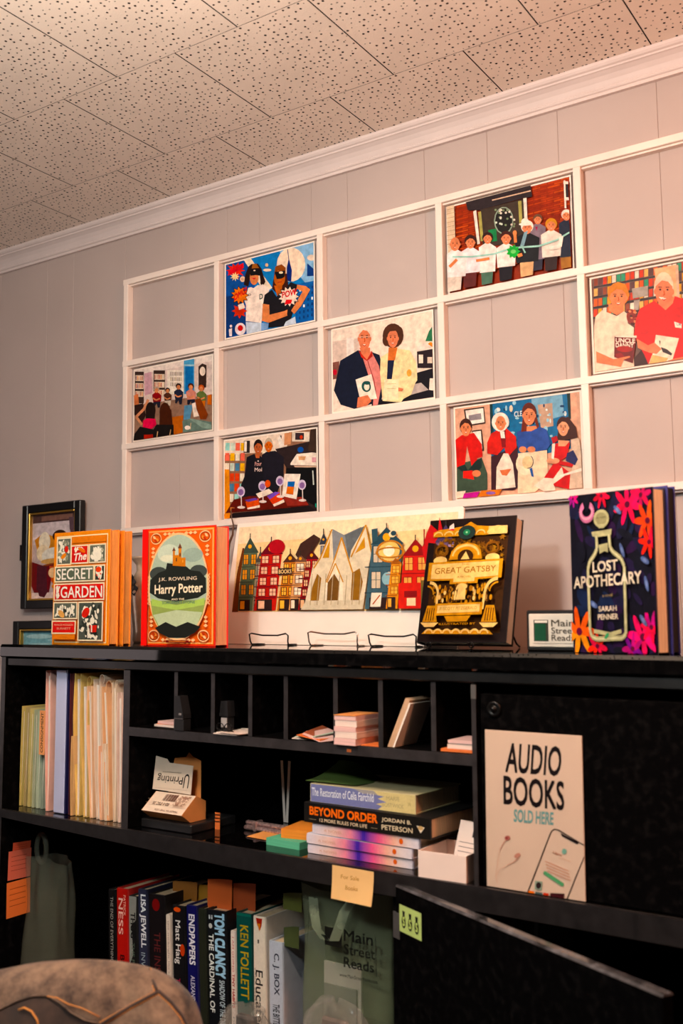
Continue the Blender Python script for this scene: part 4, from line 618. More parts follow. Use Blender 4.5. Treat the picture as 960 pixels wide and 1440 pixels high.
# ------------------------------------------------------------------ framed pictures on the wall at the left
def picture(label, x0, x1, z0, z1, y, art, mat_in='c9a050'):
    r_ = thing('picture_frame', label, 'picture', T(x0, y, z0)); W, H = x1 - x0, z1 - z0; F_ = mat('black_lacquer_frame', '0d0a0a', .3); b = .022
    for n_, a in (('frame_side', (0, b, 0, H)), ('frame_side', (W - b, W, 0, H)), ('frame_side', (b, W - b, 0, b)), ('frame_side', (b, W - b, H - b, H))): bx(n_, F_, a[0], a[1], -.020, 0, a[2], a[3], r_, .002)
    GM = mat('gilt_moulding', 'c89a44', .3, .8); g = .005
    for a in ((b, b + g, b, H - b), (W - b - g, W - b, b, H - b), (b + g, W - b - g, b, b + g), (b + g, W - b - g, H - b - g, H - b)): bx('gilt_edge', GM, a[0], a[1], -.016, -.004, a[2], a[3], r_, .001)
    bx('backing', PAPER, b, W - b, -.004, -.001, b, H - b, r_, 0)
    art.build('printed_image', W - 2 * b - 2 * g, H - 2 * b - 2 * g, r_, T(b + g, -.0042, b + g), PG); return r_
A = Art(); A.bg('b9a8a8'); A.r('4a3434', 0, 0, 1, .10); A.r('7a5a50', .2, .02, .9, .08); A.p('c9bcc0', .0, .10, 1, .10, 1, .34, 0, .36); A.p('5a444c', .82, .06, 1, .06, 1, .36, .90, .30, .84, .2); A.r('d8ccd0', 0, .27, 1, .30)
A.p('c98a4a', .05, .3, .25, .22, .6, .3, .9, .4, 1, .6, .8, .62, .35, .60, .15, .5); A.e('eadfc8', .28, .33, .13, .12); A.e('e6d4b4', .24, .46, .14, .10); A.e('e0dcd0', .5, .5, .28, .10); A.e('caa068', .5, .565, .3, .035); A.e('3a2418', .62, .27, .16, .07); A.e('8a4a24', .7, .63, .5, .05); A.p('6a1f24', 0, .56, .3, .62, .5, .60, .4, .95, .1, .98, 0, .85); A.p('c0522a', .4, .62, 1, .62, 1, .9, .6, .92, .45, .8); A.e('efc79a', .48, .70, .1, .06); A.e('eab27a', .66, .72, .12, .05, 30); A.e('d98a4a', .6, .86, .14, .04); A.p('4a1f28', .12, .60, .34, .62, .36, .92, .12, .9); A.p('d8c4c0', 0, .93, 1, .93, 1, 1, 0, 1); A.p('4a1f28', .15, .9, .4, .9, .3, .99, .18, .97)
picture('black and gilt framed painting in warm swirling shapes behind the orange books', -0.366, -0.139, 1.472, 1.753, -.0105, A)
A = Art(); A.bg('5a8a98'); A.r('7aaab4', 0, .05, 1, .3); A.r('3a6a7c', 0, .3, 1, .6); A.e('a8ccd0', .3, .12, .25, .05); A.e('9ac0c8', .7, .2, .25, .04)
picture('black framed teal seascape hanging lowest on the wall, mostly behind the cabinet', -0.406, -0.14, 1.262, 1.440, -.0005, A)
r_ = thing('miniature_picture', 'tiny dark frame peeking out left of the warm painting', 'picture', T(-0.398, -.0003, 1.605)); bx('frame_body', mat('black_lacquer_frame', '0d0a0a', .3), 0, .05, -.009, 0, 0, .044, r_, .001); A = Art(); A.bg('241a18'); A.e('b8a088', .35, .35, .22, .22); A.r('6a4a3a', .1, .72, .9, .86); A.build('printed_image', .044, .036, r_, T(.003, -.0092, .004))

# ================================================================== INSIDE THE CABINET
def strip(pts, t):   # thin ribbon profile following a polyline in (x, z)
    out = []; back = []
    for i, (x, z) in enumerate(pts):
        x0, z0 = pts[max(i - 1, 0)]; x1, z1 = pts[min(i + 1, len(pts) - 1)]; d = math.hypot(x1 - x0, z1 - z0) or 1
        nx, nz = -(z1 - z0) / d * t / 2, (x1 - x0) / d * t / 2; out.append((x + nx, z + nz)); back.append((x - nx, z - nz))
    return out + back[::-1]
def folder(label, xb, xt, top, col, t=.006, curl=0, yf=.035, dep=.235, z0=SH, n=2, paper=True, bulge=.002, wave=0.0, cat='folder', group='upright files in the left compartment', h0=.0012):
    r_ = dt('file_folder', label, cat, 0, 0, z0, 0, group); H = top - z0; m = mat('card_' + col, ''.join('%02x' % min(250, int(int(col[k:k + 2], 16) * 1.09 + 4)) for k in (0, 2, 4)), .75, var=.1, scale=25, stretch=(1, .4, 1))
    for k in range(n):
        o = (k / (n - 1) - .5) * t if n > 1 else 0
        pts = []
        for i in range(11):
            s_ = i / 10; pts.append((xb + (xt - xb) * s_ + o * (.35 + .65 * s_) + bulge * math.sin(s_ * math.pi) * (1 if k else -1) + wave * math.sin(s_ * 7 + k), h0 + (H - h0) * s_))
        if curl and k == n - 1:
            cx, cz = pts[-1]; pts += [(cx + curl * (1 - math.cos(a)) * .55, cz + curl * math.sin(a) * .8) for a in [math.pi * j / 6 for j in range(1, 9)]]
        q_ = MB(); q_.prism(strip(pts, .0013), 1, yf + .002 * k, yf + dep, smooth=False); q_.build('leaf', m, r_)
    if paper:
        q_ = MB(); q_.prism(strip([(xb, h0 + .002), ((xb + xt) / 2, H * .5), (xt, H - .012)], t * .35), 1, yf + .004, yf + dep - .01); q_.build('papers', PAPER, r_)
    return r_
OLIVE = ['b5a055', 'a3905a', 'b7a868', '9aa084', 'a9b39c', '8f9a88']
names = ['thin ochre folder at the far left of the files', 'dull khaki folder second from the left of the files', 'straw coloured folder third from the left of the files', 'sage grey folder fourth from the left of the files', 'pale green-grey folder fifth from the left of the files', 'grey-green folder just left of the consignment tab']
for i in range(6): folder(names[i], -.892 + .0 + i * .0142 + .03, -.889 + i * .0142 + .03, -.137 - .002 * i, OLIVE[i], t=.007, paper=True, yf=.045, bulge=.001)
f_ = folder('pale pink folder with an orange handwritten consignment tab', -.760, -.766, -.056, 'e0a898', t=.011, bulge=.003, yf=.035)
q_ = MB(); q_.prism([(-.232, 0), (-.226, -.008), (-.14, -.010), (-.132, -.004), (-.132, .004), (-.226, .004)], 0, -.7735, -.7725)
TA = mat('orange_tab_card', 'f0a060', .7)
tb = MB(); tb.box(-.788, -.770, .0335, .0345, SH * 0 + .118, .212); 
tb = tb.build('index_tab', TA, f_); A = Art(); A.t('20100c', 'CONSIGNMENT', .72, .95, .72, .05, .5, .01, vx=-.42, vy=0); A.build('handwriting', .018, .094, tb, T(-.788, .0333, .118))
# ring binder
r_ = dt('ring_binder', 'lavender-white ring binder with a navy cover edge', 'binder', -.738, .034, SH, 0, 'upright files in the left compartment'); NV = mat('navy_vinyl', '1c1c4c', .4)
bx('spine', mat('lavender_vinyl', 'c3c6e6', .45, var=.05, bump=.1), 0, .034, 0, .004, .001, .300, r_, .002); bx('cover', NV, .0345, .0385, 0, .24, .001, .302, r_, .001); bx('cover', NV, -.001, .0, .004, .24, .001, .300, r_, .0003); bx('papers', PAPER, .003, .032, .006, .225, .006, .285, r_, 0)
folder('dark maroon folder beside the ring binder', -.688, -.690, -.060, '4a1418', t=.007, bulge=.0005, paper=False)
folder('golden yellow tall folder right of the maroon one', -.664, -.672, -.060, 'd9b460', t=.015, bulge=.004, wave=.002)
folder('short tan folder standing low against the yellow one', -.676, -.6775, -.19, 'c8a068', t=.004, yf=.030, paper=False)
folder('mustard folder with a rolled green-grey top edge', -.640, -.652, -.075, 'c9a85c', t=.016, curl=.012, bulge=.004, wave=.002)
folder('peach folder leaning between the mustard and the cream ones', -.621, -.636, -.085, 'ecb48c', t=.010, bulge=.003, wave=.0015)
folder('cream ribbed folder with a rolled top edge', -.600, -.612, -.070, 'e6c4ac', t=.016, curl=.013, bulge=.003)
folder('short apricot folder standing low in front of the cream ones', -.586, -.592, -.205, 'eab08c', t=.007, yf=.030, bulge=.002)
folder('short pink-white folder wedged beside the apricot one', -.574, -.583, -.200, 'efc8b0', t=.006, yf=.032, bulge=.002)
folder('grey-topped folder with a wide open roll at its top', -.570, -.590, -.085, 'e8a878', t=.010, curl=.016, bulge=.003)
folder('narrow ivory folder third from the divider', -.552, -.560, -.075, 'dcc0a4', t=.008, curl=.006, bulge=.002)
folder('blush folder second from the divider', -.538, -.544, -.095, 'e8bfae', t=.009, bulge=.003)
folder('pale blush folder leaning against the divider', -.521, -.524, -.090, 'ecc9bb', t=.009, bulge=.002)
# tilted shipping box with its flap standing up
r_ = dt('mailing_box', 'small mailing box tipped over with an upside-down printed flap', 'box', 0, 0, 0); BP = mat('matte_black_plastic', '1b1a1b', .4); KB = mat('box_card', 'e9d0b8', .75, var=.05); OB = mat('bare_cardboard', 'd98a45', .8)
m_ = MB(); m_.prism([(.028, -.3195), (.068, -.2885), (.095, -.301), (.095, -.3362), (.052, -.3362)], 0, -.467, -.358); m_.build('carton', OB, r_)
fl = MB(); F_ = [(-.476, .0665, -.285), (-.372, .0665, -.287), (-.377, .078, -.2335), (-.443, .079, -.2325), (-.450, .080, -.226), (-.482, .081, -.222)]; fl.add(F_, [(0, 1, 2, 3, 4, 5)]); fl.add([(x, y + .0012, z) for x, y, z in F_], [(5, 4, 3, 2, 1, 0)])
fl = fl.build('flap', KB, r_); bf = MB(); bf.add([(-.46, .094, -.298), (-.37, .094, -.300), (-.376, .100, -.226), (-.398, .101, -.220), (-.410, .101, -.212), (-.418, .101, -.222), (-.45, .102, -.226)], [(0, 1, 2, 3, 4, 5, 6)]); bf.build('rear_flap', OB, r_)
A = Art(); A.t('1c1814', 'U', .96, .30, .82, .31, -.52, .0); A.t('1c1814', 'Printing', .79, .35, .08, .38, -.36, .0); A.t('6a5a50', 'online printing services', .72, .26, .20, .29, -.06, .0); A.l('c0a898', .008, .05, .93, .95, .90)
A.build('printed_lettering', .098, .052, fl, T(-.475, .0662, -.285) @ RX(-12.5))
lb_ = MB(); lb_.add([(-.466, .0276, -.3195), (-.359, .0276, -.3195), (-.359, .0676, -.2885), (-.466, .0676, -.2885)], [(0, 1, 2, 3)]); lb_ = lb_.build('shipping_label', KB, r_)
A = Art(); [A.r('5a3a30', .30 + i * .022, .08, .30 + i * .022 + (.014 if i % 3 else .008), .42) for i in range(15)]; A.t('4a302a', '02-1 PSC 3S', .55, .52, .14, .52, -.14, .01); A.t('6a4a40', 'MADE IN THE USA', .86, .84, .30, .84, -.09, .0); [A.r(random.choice(['a07a68', 'e9d0b8', '8a6050']), .68 + (i % 8) * .035, .10 + (i // 8) * .055, .70 + (i % 8) * .035, .145 + (i // 8) * .055) for i in range(88)]; A.l('c8a890', .01, .02, .5, .14, .5); A.l('c8a890', .008, .02, .68, .98, .68)
A.build('label_print', .107, .0506, lb_, T(-.466, .0273, -.3195) @ RX(-52.2), step=.00006)
r_ = dt('flat_case', 'flat black case lying under the tipped mailing box', 'case', -.476, .036, SH, 0); bx('case_body', BP, 0, .135, 0, .13, 0, .0168, r_, .002)
r_ = dt('paper_scrap', 'small orange striped scrap behind the mailing box', 'scrap', -.338, .100, SH, 10); bx('card', mat('orange_card', 'e0702a', .7), 0, .011, 0, .001, .0, .032, r_, 0); A = Art(); [A.r('3a1a10', 0, .1 + i * .2, 1, .18 + i * .2) for i in range(3)]; A.build('stripes', .011, .032, r_)
# ------------------------------------------------------------------ books lying flat
def flat_book(label, x, y, z, rz, Hh, Wd, Tt, col, art=None, pages=PAGESW, group=None, rnd=.0):
    r_ = dt('book', label, 'book', x, y, z, rz, group); c = cloth(col); t = .0022
    bx('back_cover', c, 0, Hh, .002, Wd, 0, t, r_, .0006); bx('front_cover', c, 0, Hh, .002, Wd, Tt - t, Tt, r_, .0006)
    q_ = MB(); q_.prism([(.004, 0), (.0012, .0006), (-.0002, Tt * .2), (-.0008, Tt / 2), (-.0002, Tt * .8), (.0012, Tt - .0006), (.004, Tt)] if rnd else [(.003, 0), (0, .0004), (0, Tt - .0004), (.003, Tt)], 0, 0, Hh); q_.build('spine', c, r_)
    q_ = MB(); q_.box(.003, Hh - .003, .003, Wd - .003, t, Tt - t); q_.build('pages', pages, r_)
    if art: art.build('spine_print', Hh - .002, Tt - .0016, r_, T(.001, -.0009 if rnd else -.0002, .0008))
    return r_
gpb = 'matching white books with a sunset spine at the bottom of the stack'
def sunset(seed):
    A = Art(); A.bg('e3dbe6'); N = 60
    keys = [(0, (224, 216, 228)), (.22, (240, 206, 196)), (.38, (240, 150, 170)), (.46, (150, 90, 170)), (.5, (70, 60, 160)), (.55, (150, 80, 165)), (.64, (245, 120, 160)), (.78, (245, 190, 170)), (.9, (232, 215, 214)), (1, (226, 218, 226))]
    for i in range(N):
        u = (i + .5) / N
        for (a, ca), (b, cb) in zip(keys, keys[1:]):
            if a <= u <= b: k = (u - a) / (b - a); c = tuple(int(p_ + (q - p_) * k) for p_, q in zip(ca, cb)); break
        A.r('%02x%02x%02x' % c, i / N, 0, (i + 1) / N, 1)
    A.e('e0642a', .845, .5, .018, .28); A.t('d8a890', 'THE BRIGHT SHORE' if 0 else 'A NOVEL', .12, .68, .30, .68, .26, 0); return A
flat_book('bottom white book of the stack with a pink and blue sunset spine', -.066, .040, SH, 0, .216, .15, .0165, 'ded6e2', sunset(0), group=gpb, rnd=1)
flat_book('second white book from the bottom of the stack', -.067, .038, SH + .0167, -.6, .2185, .15, .0175, 'ded6e2', sunset(1), group=gpb, rnd=1)
flat_book('third white book of the stack, directly under the black one', -.056, .040, SH + .0344, -1.5, .222, .15, .0185, 'ded6e2', sunset(2), PAGES, group=gpb, rnd=1)
A = Art(); A.bg('15120f'); A.t('f0702a', 'BEYOND ORDER', .045, .60, .60, .565, .42, .035); A.t('f0d8b8', '12 MORE RULES FOR LIFE', .13, .90, .52, .88, .17, .01); A.l('a09078', .02, .04, .83, .10, .83); A.l('a09078', .02, .55, .83, .60, .83); A.t('ecd9b8', 'JORDAN B.', .635, .48, .86, .46, .24, .012); A.t('ecd9b8', 'PETERSON', .635, .83, .87, .81, .24, .012); A.p('e8dcc8', .90, .40, .96, .45, .93, .75); A.e('c8a878', .93, .5, .02, .1)
flat_book('thick black book with orange capitals in the middle of the stack', -.071, .036, SH + .0531, -2.0, .262, .165, .0345, '15120f', A, PAGES)
A = Art(); A.bg('7c80ac'); A.p('d9c892', .60, 0, 1, 0, 1, 1, .66, 1, .70, .78, .64, .70, .74, .55, .66, .40, .72, .25, .58, .16); A.p('a09a98', .42, 0, .62, 0, .66, .2, .52, .22); A.t('eef0f4', 'The Restoration of Celia Fairchild', .012, .66, .62, .62, .46, .008); A.t('b0a078', 'MARIE', .74, .42, .86, .40, .22, .0); A.t('b0a078', 'BOSTWICK', .70, .80, .90, .78, .22, .0); A.t('a89868', 'W', .935, .62, .965, .61, .2, .0)
flat_book('lavender and cream paperback lying on top of the black one', -.062, .042, SH + .0878, -1.0, .218, .150, .0315, 'cfc092', A, PAGES)
r_ = dt('green_leaflet', 'curled green leaflet lying on top of the book stack', 'leaflet', -.076, .046, SH + .1215, 3); q_ = MB()
gf = lambda dz: (lambda u, v: (u * .105 + .008 * v, v * .10, .0004 + .020 * v * (1 - u) * 1.2 * v + .006 * math.sin(u * 5) * v + dz))
q_.grid(gf(0), 10, 8); q_.grid(gf(.0006), 10, 8); q_.build('sheet', mat('olive_green_paper', '5a7234', .6), r_)
# ------------------------------------------------------------------ sticky pads, pens, tray
r_ = dt('sticky_pad', 'thick teal pad of sticky notes on the shelf', 'sticky pad', -.168, .050, SH, -2); q_ = MB(); q_.box(0, .078, 0, .078, 0, .0125); q_.build('sheets', mat('teal_paper', '56b48c', .75, var=.12, scale=60, stretch=(.2, .2, 25)), r_)
r_ = dt('sticky_pad', 'orange pad of sticky notes lying across the teal pad', 'sticky pad', -.1435, .062, SH + .0128, 10); q_ = MB(); q_.box(0, .070, 0, .080, 0, .0165); q_.build('sheets', mat('orange_paper', 'f28a1e', .75, var=.12, scale=60, stretch=(.2, .2, 25)), r_)
r_ = dt('sticky_note', 'loose apricot note lying left of the teal pad', 'sticky note', -.240, .080, SH, -4); q_ = MB(); q_.grid(lambda u, v: (u * .07, v * .06, .0006 + .003 * v * (1 - u)), 5, 5); q_.grid(lambda u, v: (u * .07, v * .06, .0011 + .003 * v * (1 - u)), 5, 5); q_.build('sheet', mat('apricot_paper', 'f2a050', .7), r_)
r_ = dt('pen_bundle', 'bundle of patterned rose-silver pens beside the orange pad', 'pens', -.287, .130, SH, -2); SV = mat('rose_silver', 'c8a8a4', .3, .7, var=.5, scale=180)
for i, (dy_, dz_) in enumerate(((0, .0052), (.010, .0052), (.005, .0135))): q_ = MB(); q_.tube([(0, dy_, dz_), (.004, dy_, dz_), (.105, dy_, dz_), (.125, dy_, dz_ * .7 + .001)], [.0035, .0048, .0048, .0012], 10); q_.build('pen', SV, r_)
q_ = MB(); q_.box(.026, .033, -.006, .016, .0003, .0195, .001); q_.build('clasp', SV, r_)
r_ = dt('white_tray', 'small open white cardboard tray at the right end of the shelf', 'tray', .180, .004, SH, 2.5); WB = mat('white_card', 'f0d8cc', .65, var=.04); wt = .0016
for n_, a in (('front_side', (0, .084, 0, wt)), ('back_side', (0, .084, .098, .0996)), ('left_side', (0, wt, wt, .098)), ('right_side', (.084 - wt, .084, wt, .098))): bx(n_, WB, a[0], a[1], a[2], a[3], 0, .041, r_, .0003)
bx('tray_base', WB, wt, .084 - wt, wt, .098, 0, wt, r_, 0)
r_ = dt('info_card', 'printed white card standing inside the small white tray', 'card', .2075, .060, SH + .002, 8, M=RX(-22) @ RY(5)); bx('card', WB, 0, .040, 0, .0012, 0, .082, r_, 0); A = Art(); [A.l('6a5048', .012, .12, .42 + i * .09, .95, .42 + i * .09) for i in range(6)]; A.r('2a2020', .62, .16, .88, .30); A.build('print', .040, .082, r_)
for i, (a, b, c_) in enumerate((((395, 1070), (400, 1145), 'first'), ((407, 1071), (403, 1145), 'second'))):
    P = L(a[0], a[1], 1, .225); Q = L(b[0], b[1], 1, .225); r_ = dt('white_strip', c_ + ' of two narrow white strips standing upright in the middle of the shelf', 'strip', Q.x, .225, SH + .0012, 0, M=RY(math.degrees(math.atan2(P.x - Q.x, .14)))); bx('strip_body', PAPER, -.003, .003, 0, .0015, 0, P.z - SH, r_, .0003)
# ------------------------------------------------------------------ pigeonholes
CARD = mat('off_white_card', 'ecd2c4', .7, var=.1, scale=60, stretch=(.2, .2, 20)); ORC = mat('orange_card', 'e0702a', .7)
def cards(label, x, y, z, rz, wd, dp, lst, M=None, name='card_stack', cat='cards'):
    r_ = dt(name, label, cat, x, y, z, rz, M=M); zz = 0
    for i, (t_, m, ox, oy, rr) in enumerate(lst):
        q_ = MB(); q_.box(ox, ox + wd, oy, oy + dp, zz, zz + t_ * .96, 0, 0, RZ(rr)); q_.build('bundle', m, r_); zz += t_
    return r_
PNK = mat('pinkish_card', 'e6b8b0', .7, var=.1, scale=60, stretch=(.2, .2, 20))
cards('few white and orange cards in the leftmost pigeonhole', -.452, .045, PS, -3, .062, .08, [(.0045, CARD, 0, 0, 0), (.001, ORC, .004, .002, 3), (.0055, PNK, .006, .004, -2)])
r_ = dt('black_device', 'black wedge-shaped plastic device in the second pigeonhole', 'device', -.3580, .004, PS, 0)
q_ = MB(); q_.prism([(0, .024), (.0235, .024), (.023, .032), (.014, .066), (.001, .066)], 1, 0, .022); q_.build('upper_body', BP, r_); q_ = MB(); q_.box(0, .0235, .001, .022, 0, .0225, .001); q_.build('lower_body', BP, r_); bx('silver_line', CHROME, 0, .0235, .0002, .021, .0226, .0239, r_, 0); bx('badge', mat('grey_badge', '8a8684', .4, .3), .012, .019, -.0004, 0, .030, .034, r_, 0)
r_ = cards('loose white papers in the third pigeonhole under a pair of glasses', -.260, .0065, PS, -2, .060, .08, [(.002, CARD, 0, 0, 0), (.0015, PAPER, .004, .004, 6), (.001, CARD, .012, .0, -5)], name='paper_stack', cat='papers')
r_ = dt('folded_glasses', 'folded black wire glasses lying on the white papers', 'glasses', -.2560, .0095, PS + .0048, 0)
for cx_ in (.010, .030): q_ = MB(); q_.tube([(cx_ + .009 * math.cos(t), .0, .0085 + .007 * math.sin(t)) for t in [math.pi * 2 * k / 14 for k in range(14)]], .0009, 6, closed=True); q_.build('rim', WIRE, r_)
q_ = MB(); q_.tube([(.001, 0, .010), (0, .003, .006), (.008, .005, .0012), (.038, .006, .0012)], .0009, 6); q_.tube([(.039, 0, .010), (.040, .005, .006), (.030, .009, .0012), (.002, .010, .0012)], .0009, 6); q_.build('temple', WIRE, r_)
r_ = dt('small_charger', 'small black charger block with a grey square behind the glasses', 'charger', -.2625, .0245, PS + .0048, 0); q_ = MB(); q_.prism([(.001, .026), (.0225, .026), (.020, .054), (.0045, .054)], 1, 0, .02); q_.build('upper_body', BP, r_); bx('lower_body', BP, .004, .021, .001, .02, 0, .0255, r_, .001); bx('grey_panel', mat('grey_panel', 'a8a2a0', .5), .0055, .0195, .0, .001, .006, .0235, r_, 0)
r_ = dt('card_heap', 'untidy heap of white, green and rust cards spilling in the fifth pigeonhole', 'cards', 0, 0, PS)
for i, (x, y, rz, rx, ry, m) in enumerate(((-.086, .020, 12, 2, 3, CARD), (-.084, .026, -8, 3, -4, mat('pale_green_card', 'b8c8b4', .7)), (-.070, .018, 22, 3, 6, CARD), (-.070, .012, 4, 2, 8, ORC), (-.060, .016, -4, 3, 20, PNK), (-.060, .022, 10, 4, 24, mat('rust_card', '9a4a26', .7)))):
    bx('card', m, 0, .050, 0, .07, 0, .0012, r_, 0, T(x, y, .001 + i * .0024) @ RZ(rz) @ RX(rx) @ RY(ry if ry < 15 else ry - 4))
cards('tall block of bundled pink-white cards in the sixth pigeonhole', .0195, .0, PS, 0, .044, .075, [(.0115, PNK, .0, 0, 0), (.0105, CARD, .0015, .001, 0), (.0085, PNK, .0, .0, 1), (.0105, CARD, .001, .002, 0), (.0075, PNK, .0, .001, 0), (.0012, mat('bare_cardboard', 'd98a45', .8), -.001, 0, 0)])
bx_ = dt('loose_card', 'single rust-edged card lying flat in front of the card block', 'card', .048, -.0, PS, 0); bx('card', ORC, .017, .053, .012, .06, 0, .0012, bx_, 0)
r_ = cards('cream box of cards leaning diagonally in the seventh pigeonhole', .1125, .022, PS + .0005, 0, .0092, .07, [(.092, mat('tan_card_edges', 'c9a07c', .7, var=.2, scale=80, stretch=(20, .2, .2)), 0, 0, 0)], M=RY(24), name='card_box'); bx('side_strip', PAPER, .0094, .0125, .0, .07, 0, .084, r_, 0)
cards('low stack of white and orange cards in the last pigeonhole', .2135, .022, PS, 2, .060, .07, [(.0045, ORC, 0, 0, 0), (.007, CARD, .010, .004, 0), (.0015, mat('grey_card', '8a7a74', .7), .012, .004, 1), (.005, PNK, .010, .006, 0)])
r_ = dt('orange_dot', 'tiny orange sticker on the edge of the pigeonhole shelf', 'sticker', .040, .0088, PS - .012, 0); bx('dot', mat('orange_card', 'e0702a', .7), 0, .009, -.0004, 0, 0, .005, r_, 0)
# ------------------------------------------------------------------ notes stuck on the cabinet
r_ = dt('sticky_note', 'peach sticky note with faint writing hanging from the shelf edge above the bag', 'sticky note', .016, -.0012, -.4095, -1.2); q_ = MB(); pf = lambda d: (lambda u, v: (u * .084, -.004 * (1 - v) ** 2 * (1 + u) + d, v * .0535)); q_.grid(pf(0), 6, 6); q_.grid(pf(.0004), 6, 6); q_.build('sheet', mat('peach_note_paper', 'f0bf7c', .7, var=.04), r_)
A = Art(); A.t('c09058', 'For Sale', .22, .36, .66, .34, .12, 0); A.t('c09058', 'Books', .34, .66, .64, .64, .12, 0); o = A.build('handwriting', .084, .0535, r_, T(0, -.0004, 0))
for v in o.data.vertices: v.co.y += -.004 * (1 - v.co.z / .0535) ** 2 * (1 + v.co.x / .084)
for (lab, y0, y1, z0, z1, c_, rr) in (('small red-orange note topmost on the inner left side', .035, .082, -.462, -.432, 'd8502c', 3), ('salmon note with lines on the inner left side', .024, .084, -.510, -.449, 'e06a50', 1), ('bright orange note lowest on the inner left side', .024, .086, -.590, -.515, 'f0782c', -1)):
    r_ = dt('sticky_note', lab, 'sticky note', XL + .0142 + (.0006 if rr == 1 else 0), y0, z0, 90, M=RY(rr)); bx('sheet', mat('note_' + c_, c_, .7, var=.05), 0, y1 - y0, -.0005, 0, 0, z1 - z0, r_, 0); A = Art(); [A.l('8a2a1c', .012, .12, .2 + i * .16, .8, .2 + i * .16) for i in range(4)]; A.build('writing', y1 - y0, z1 - z0, r_, T(0, -.0006, 0))
# ------------------------------------------------------------------ lower shelf: spines facing out
def shelf_book(label, px0, px1, ptop, H, W, col, art=None, y=.07, roll=0, pages=PAGESZ):
    a = L(px0, ptop, 1, y); b = L(px1, ptop, 1, y); t_ = max(.012, b.x - a.x - .0012); x = a.x + H * math.sin(math.radians(-roll)) * 1.0
    r_ = dt('book', label, 'book', x, y, DK, 0, 'books standing on the lower shelf', M=RY(roll)); c = cloth(col)
    bx('front_cover', c, t_ - .0022, t_, .002, W, 0, H, r_, .0006); bx('back_cover', c, 0, .0022, .002, W, 0, H, r_, .0006)
    q_ = MB(); q_.prism([(0, .003), (.001, .0006), (t_ * .3, 0), (t_ * .7, 0), (t_ - .001, .0006), (t_, .003)], 2, 0, H); q_.build('spine', c, r_); q_ = MB(); q_.box(.0022, t_ - .0022, .004, W - .003, .003, H - .004); q_.build('pages', pages, r_)
    if art: art.build('spine_print', t_ - .002, H - .002, r_, T(.001, -.0003, .001))
    return r_
def vt(A, c, txt, y0, y1, x=.22, w_=.55, bold=.0): A.t(c, txt, x, y0, x, y1, 1, bold, vx=w_, vy=0)
A = Art(); A.bg('0c0b0c'); vt(A, 'a8a49c', 'THE END OF EVERYTHING', .06, .62, .3, .45)
shelf_book('thin black book with small pale spine lettering, leftmost of the row', 152, 162, 1262, .230, .15, '0c0b0c', A, roll=-2)
A = Art(); A.bg('b81c16'); vt(A, 'f0b8a8', 'PATRICK', .05, .22, .62, .22, .01); vt(A, 'f3c8b8', 'NESS', .08, .38, .15, .42, .01); vt(A, '3a0a0a', 'BURN', .55, .78, .3, .4, .02)
shelf_book('bright red book with pale capitals on its spine', 164, 180, 1256, .236, .15, 'b81c16', A, roll=-2)
A = Art(); A.bg('141414'); A.p('8a8a84', 0, 0, 1, 0, .9, .2, .3, .25, .5, .5, 0, .6); vt(A, '101010', 'THUG', .14, .36, .2, .6, .03); vt(A, '5a6a5a', 'THE PERFECT', .4, .8, .3, .4, .0)
shelf_book('grey and black mottled book right of the red one', 181, 193, 1264, .226, .15, '1a1a1a', A, roll=-2)
A = Art(); A.bg('2c2e44'); vt(A, 'e8ebee', 'LISA JEWELL', .04, .46, .12, .75, .03); vt(A, '98a8b0', 'INVISIBLE GIRL', .5, .95, .25, .5, .0)
shelf_book('slate blue book with white angular capitals on its spine', 194, 207, 1252, .243, .155, '23243a', A, roll=-2.5)
A = Art(); A.bg('120c0e'); A.e('7a1c1c', .45, .08, .25, .05); vt(A, '5a2a2a', 'THE INSTITUTE', .3, .9, .3, .4, .01)
shelf_book('wide near-black book with a dim red figure at its top', 209, 232, 1258, .238, .155, '120c0e', A, roll=-2.5)
A = Art(); A.bg('e8d8c8'); vt(A, '8a6a60', 'the midnight library', .05, .6, .3, .4, .0)
shelf_book('narrow cream paperback shorter than its neighbours', 233, 240, 1288, .205, .13, 'ddccbc', A, roll=-2.5)
A = Art(); A.bg('0e0d10'); A.e('e85a2a', .4, .03, .3, .02); vt(A, 'e8e4e0', 'Matt Haig', .12, .48, .1, .55, .01); A.e('c8401c', .8, .36, .2, .05); vt(A, 'b0405a', 'The Midnight', .6, .92, .15, .4, .0)
shelf_book('black book with a slanting white author name and orange dots', 242, 260, 1270, .226, .15, '0e0d10', A, roll=-2.5)
A = Art(); A.bg('1f1f58'); vt(A, 'eceaf2', 'ENDPAPERS', .07, .47, .2, .6, .03); vt(A, 'd4d2e4', 'ALEXANDER WOLFF', .56, .97, .3, .42, .01)
shelf_book('indigo book with bold white capitals on its spine', 262, 277, 1268, .232, .155, '1f1f58', A, roll=-2.5)
A = Art(); A.bg('23261c'); shelf_book('plain dark olive book between the indigo and the wide black one', 278.5, 289, 1268, .230, .15, '23261c', A, roll=-2.5)
A = Art(); A.bg('0d0f14'); A.t('c8d0d4', 'ii', .08, .07, .28, .07, .03, .02); A.e('c4c4c0', .16, .125, .10, .02); vt(A, 'a8d0ea', 'TOM CLANCY', .02, .52, .42, .5, .05); vt(A, 'e8ece8', 'THE CARDINAL OF', .19, .80, .06, .26, .02); vt(A, 'c0d0d8', 'SHADOW OF THE DRAGON', .54, .98, .60, .28, .02)
shelf_book('thick black thriller with large pale blue capitals down its spine', 291, 318, 1272, .232, .155, '0d0f14', A, roll=-2.5)
A = Art(); A.bg('ecdcd0'); vt(A, 'c8302a', 'I AM GOING', .05, .36, .3, .4, .0); vt(A, 'b02a24', 'TINY HABITS', .38, .68, .25, .55, .03); vt(A, '6a6a70', 'ESSAYS', .76, .92, .3, .4, .0)
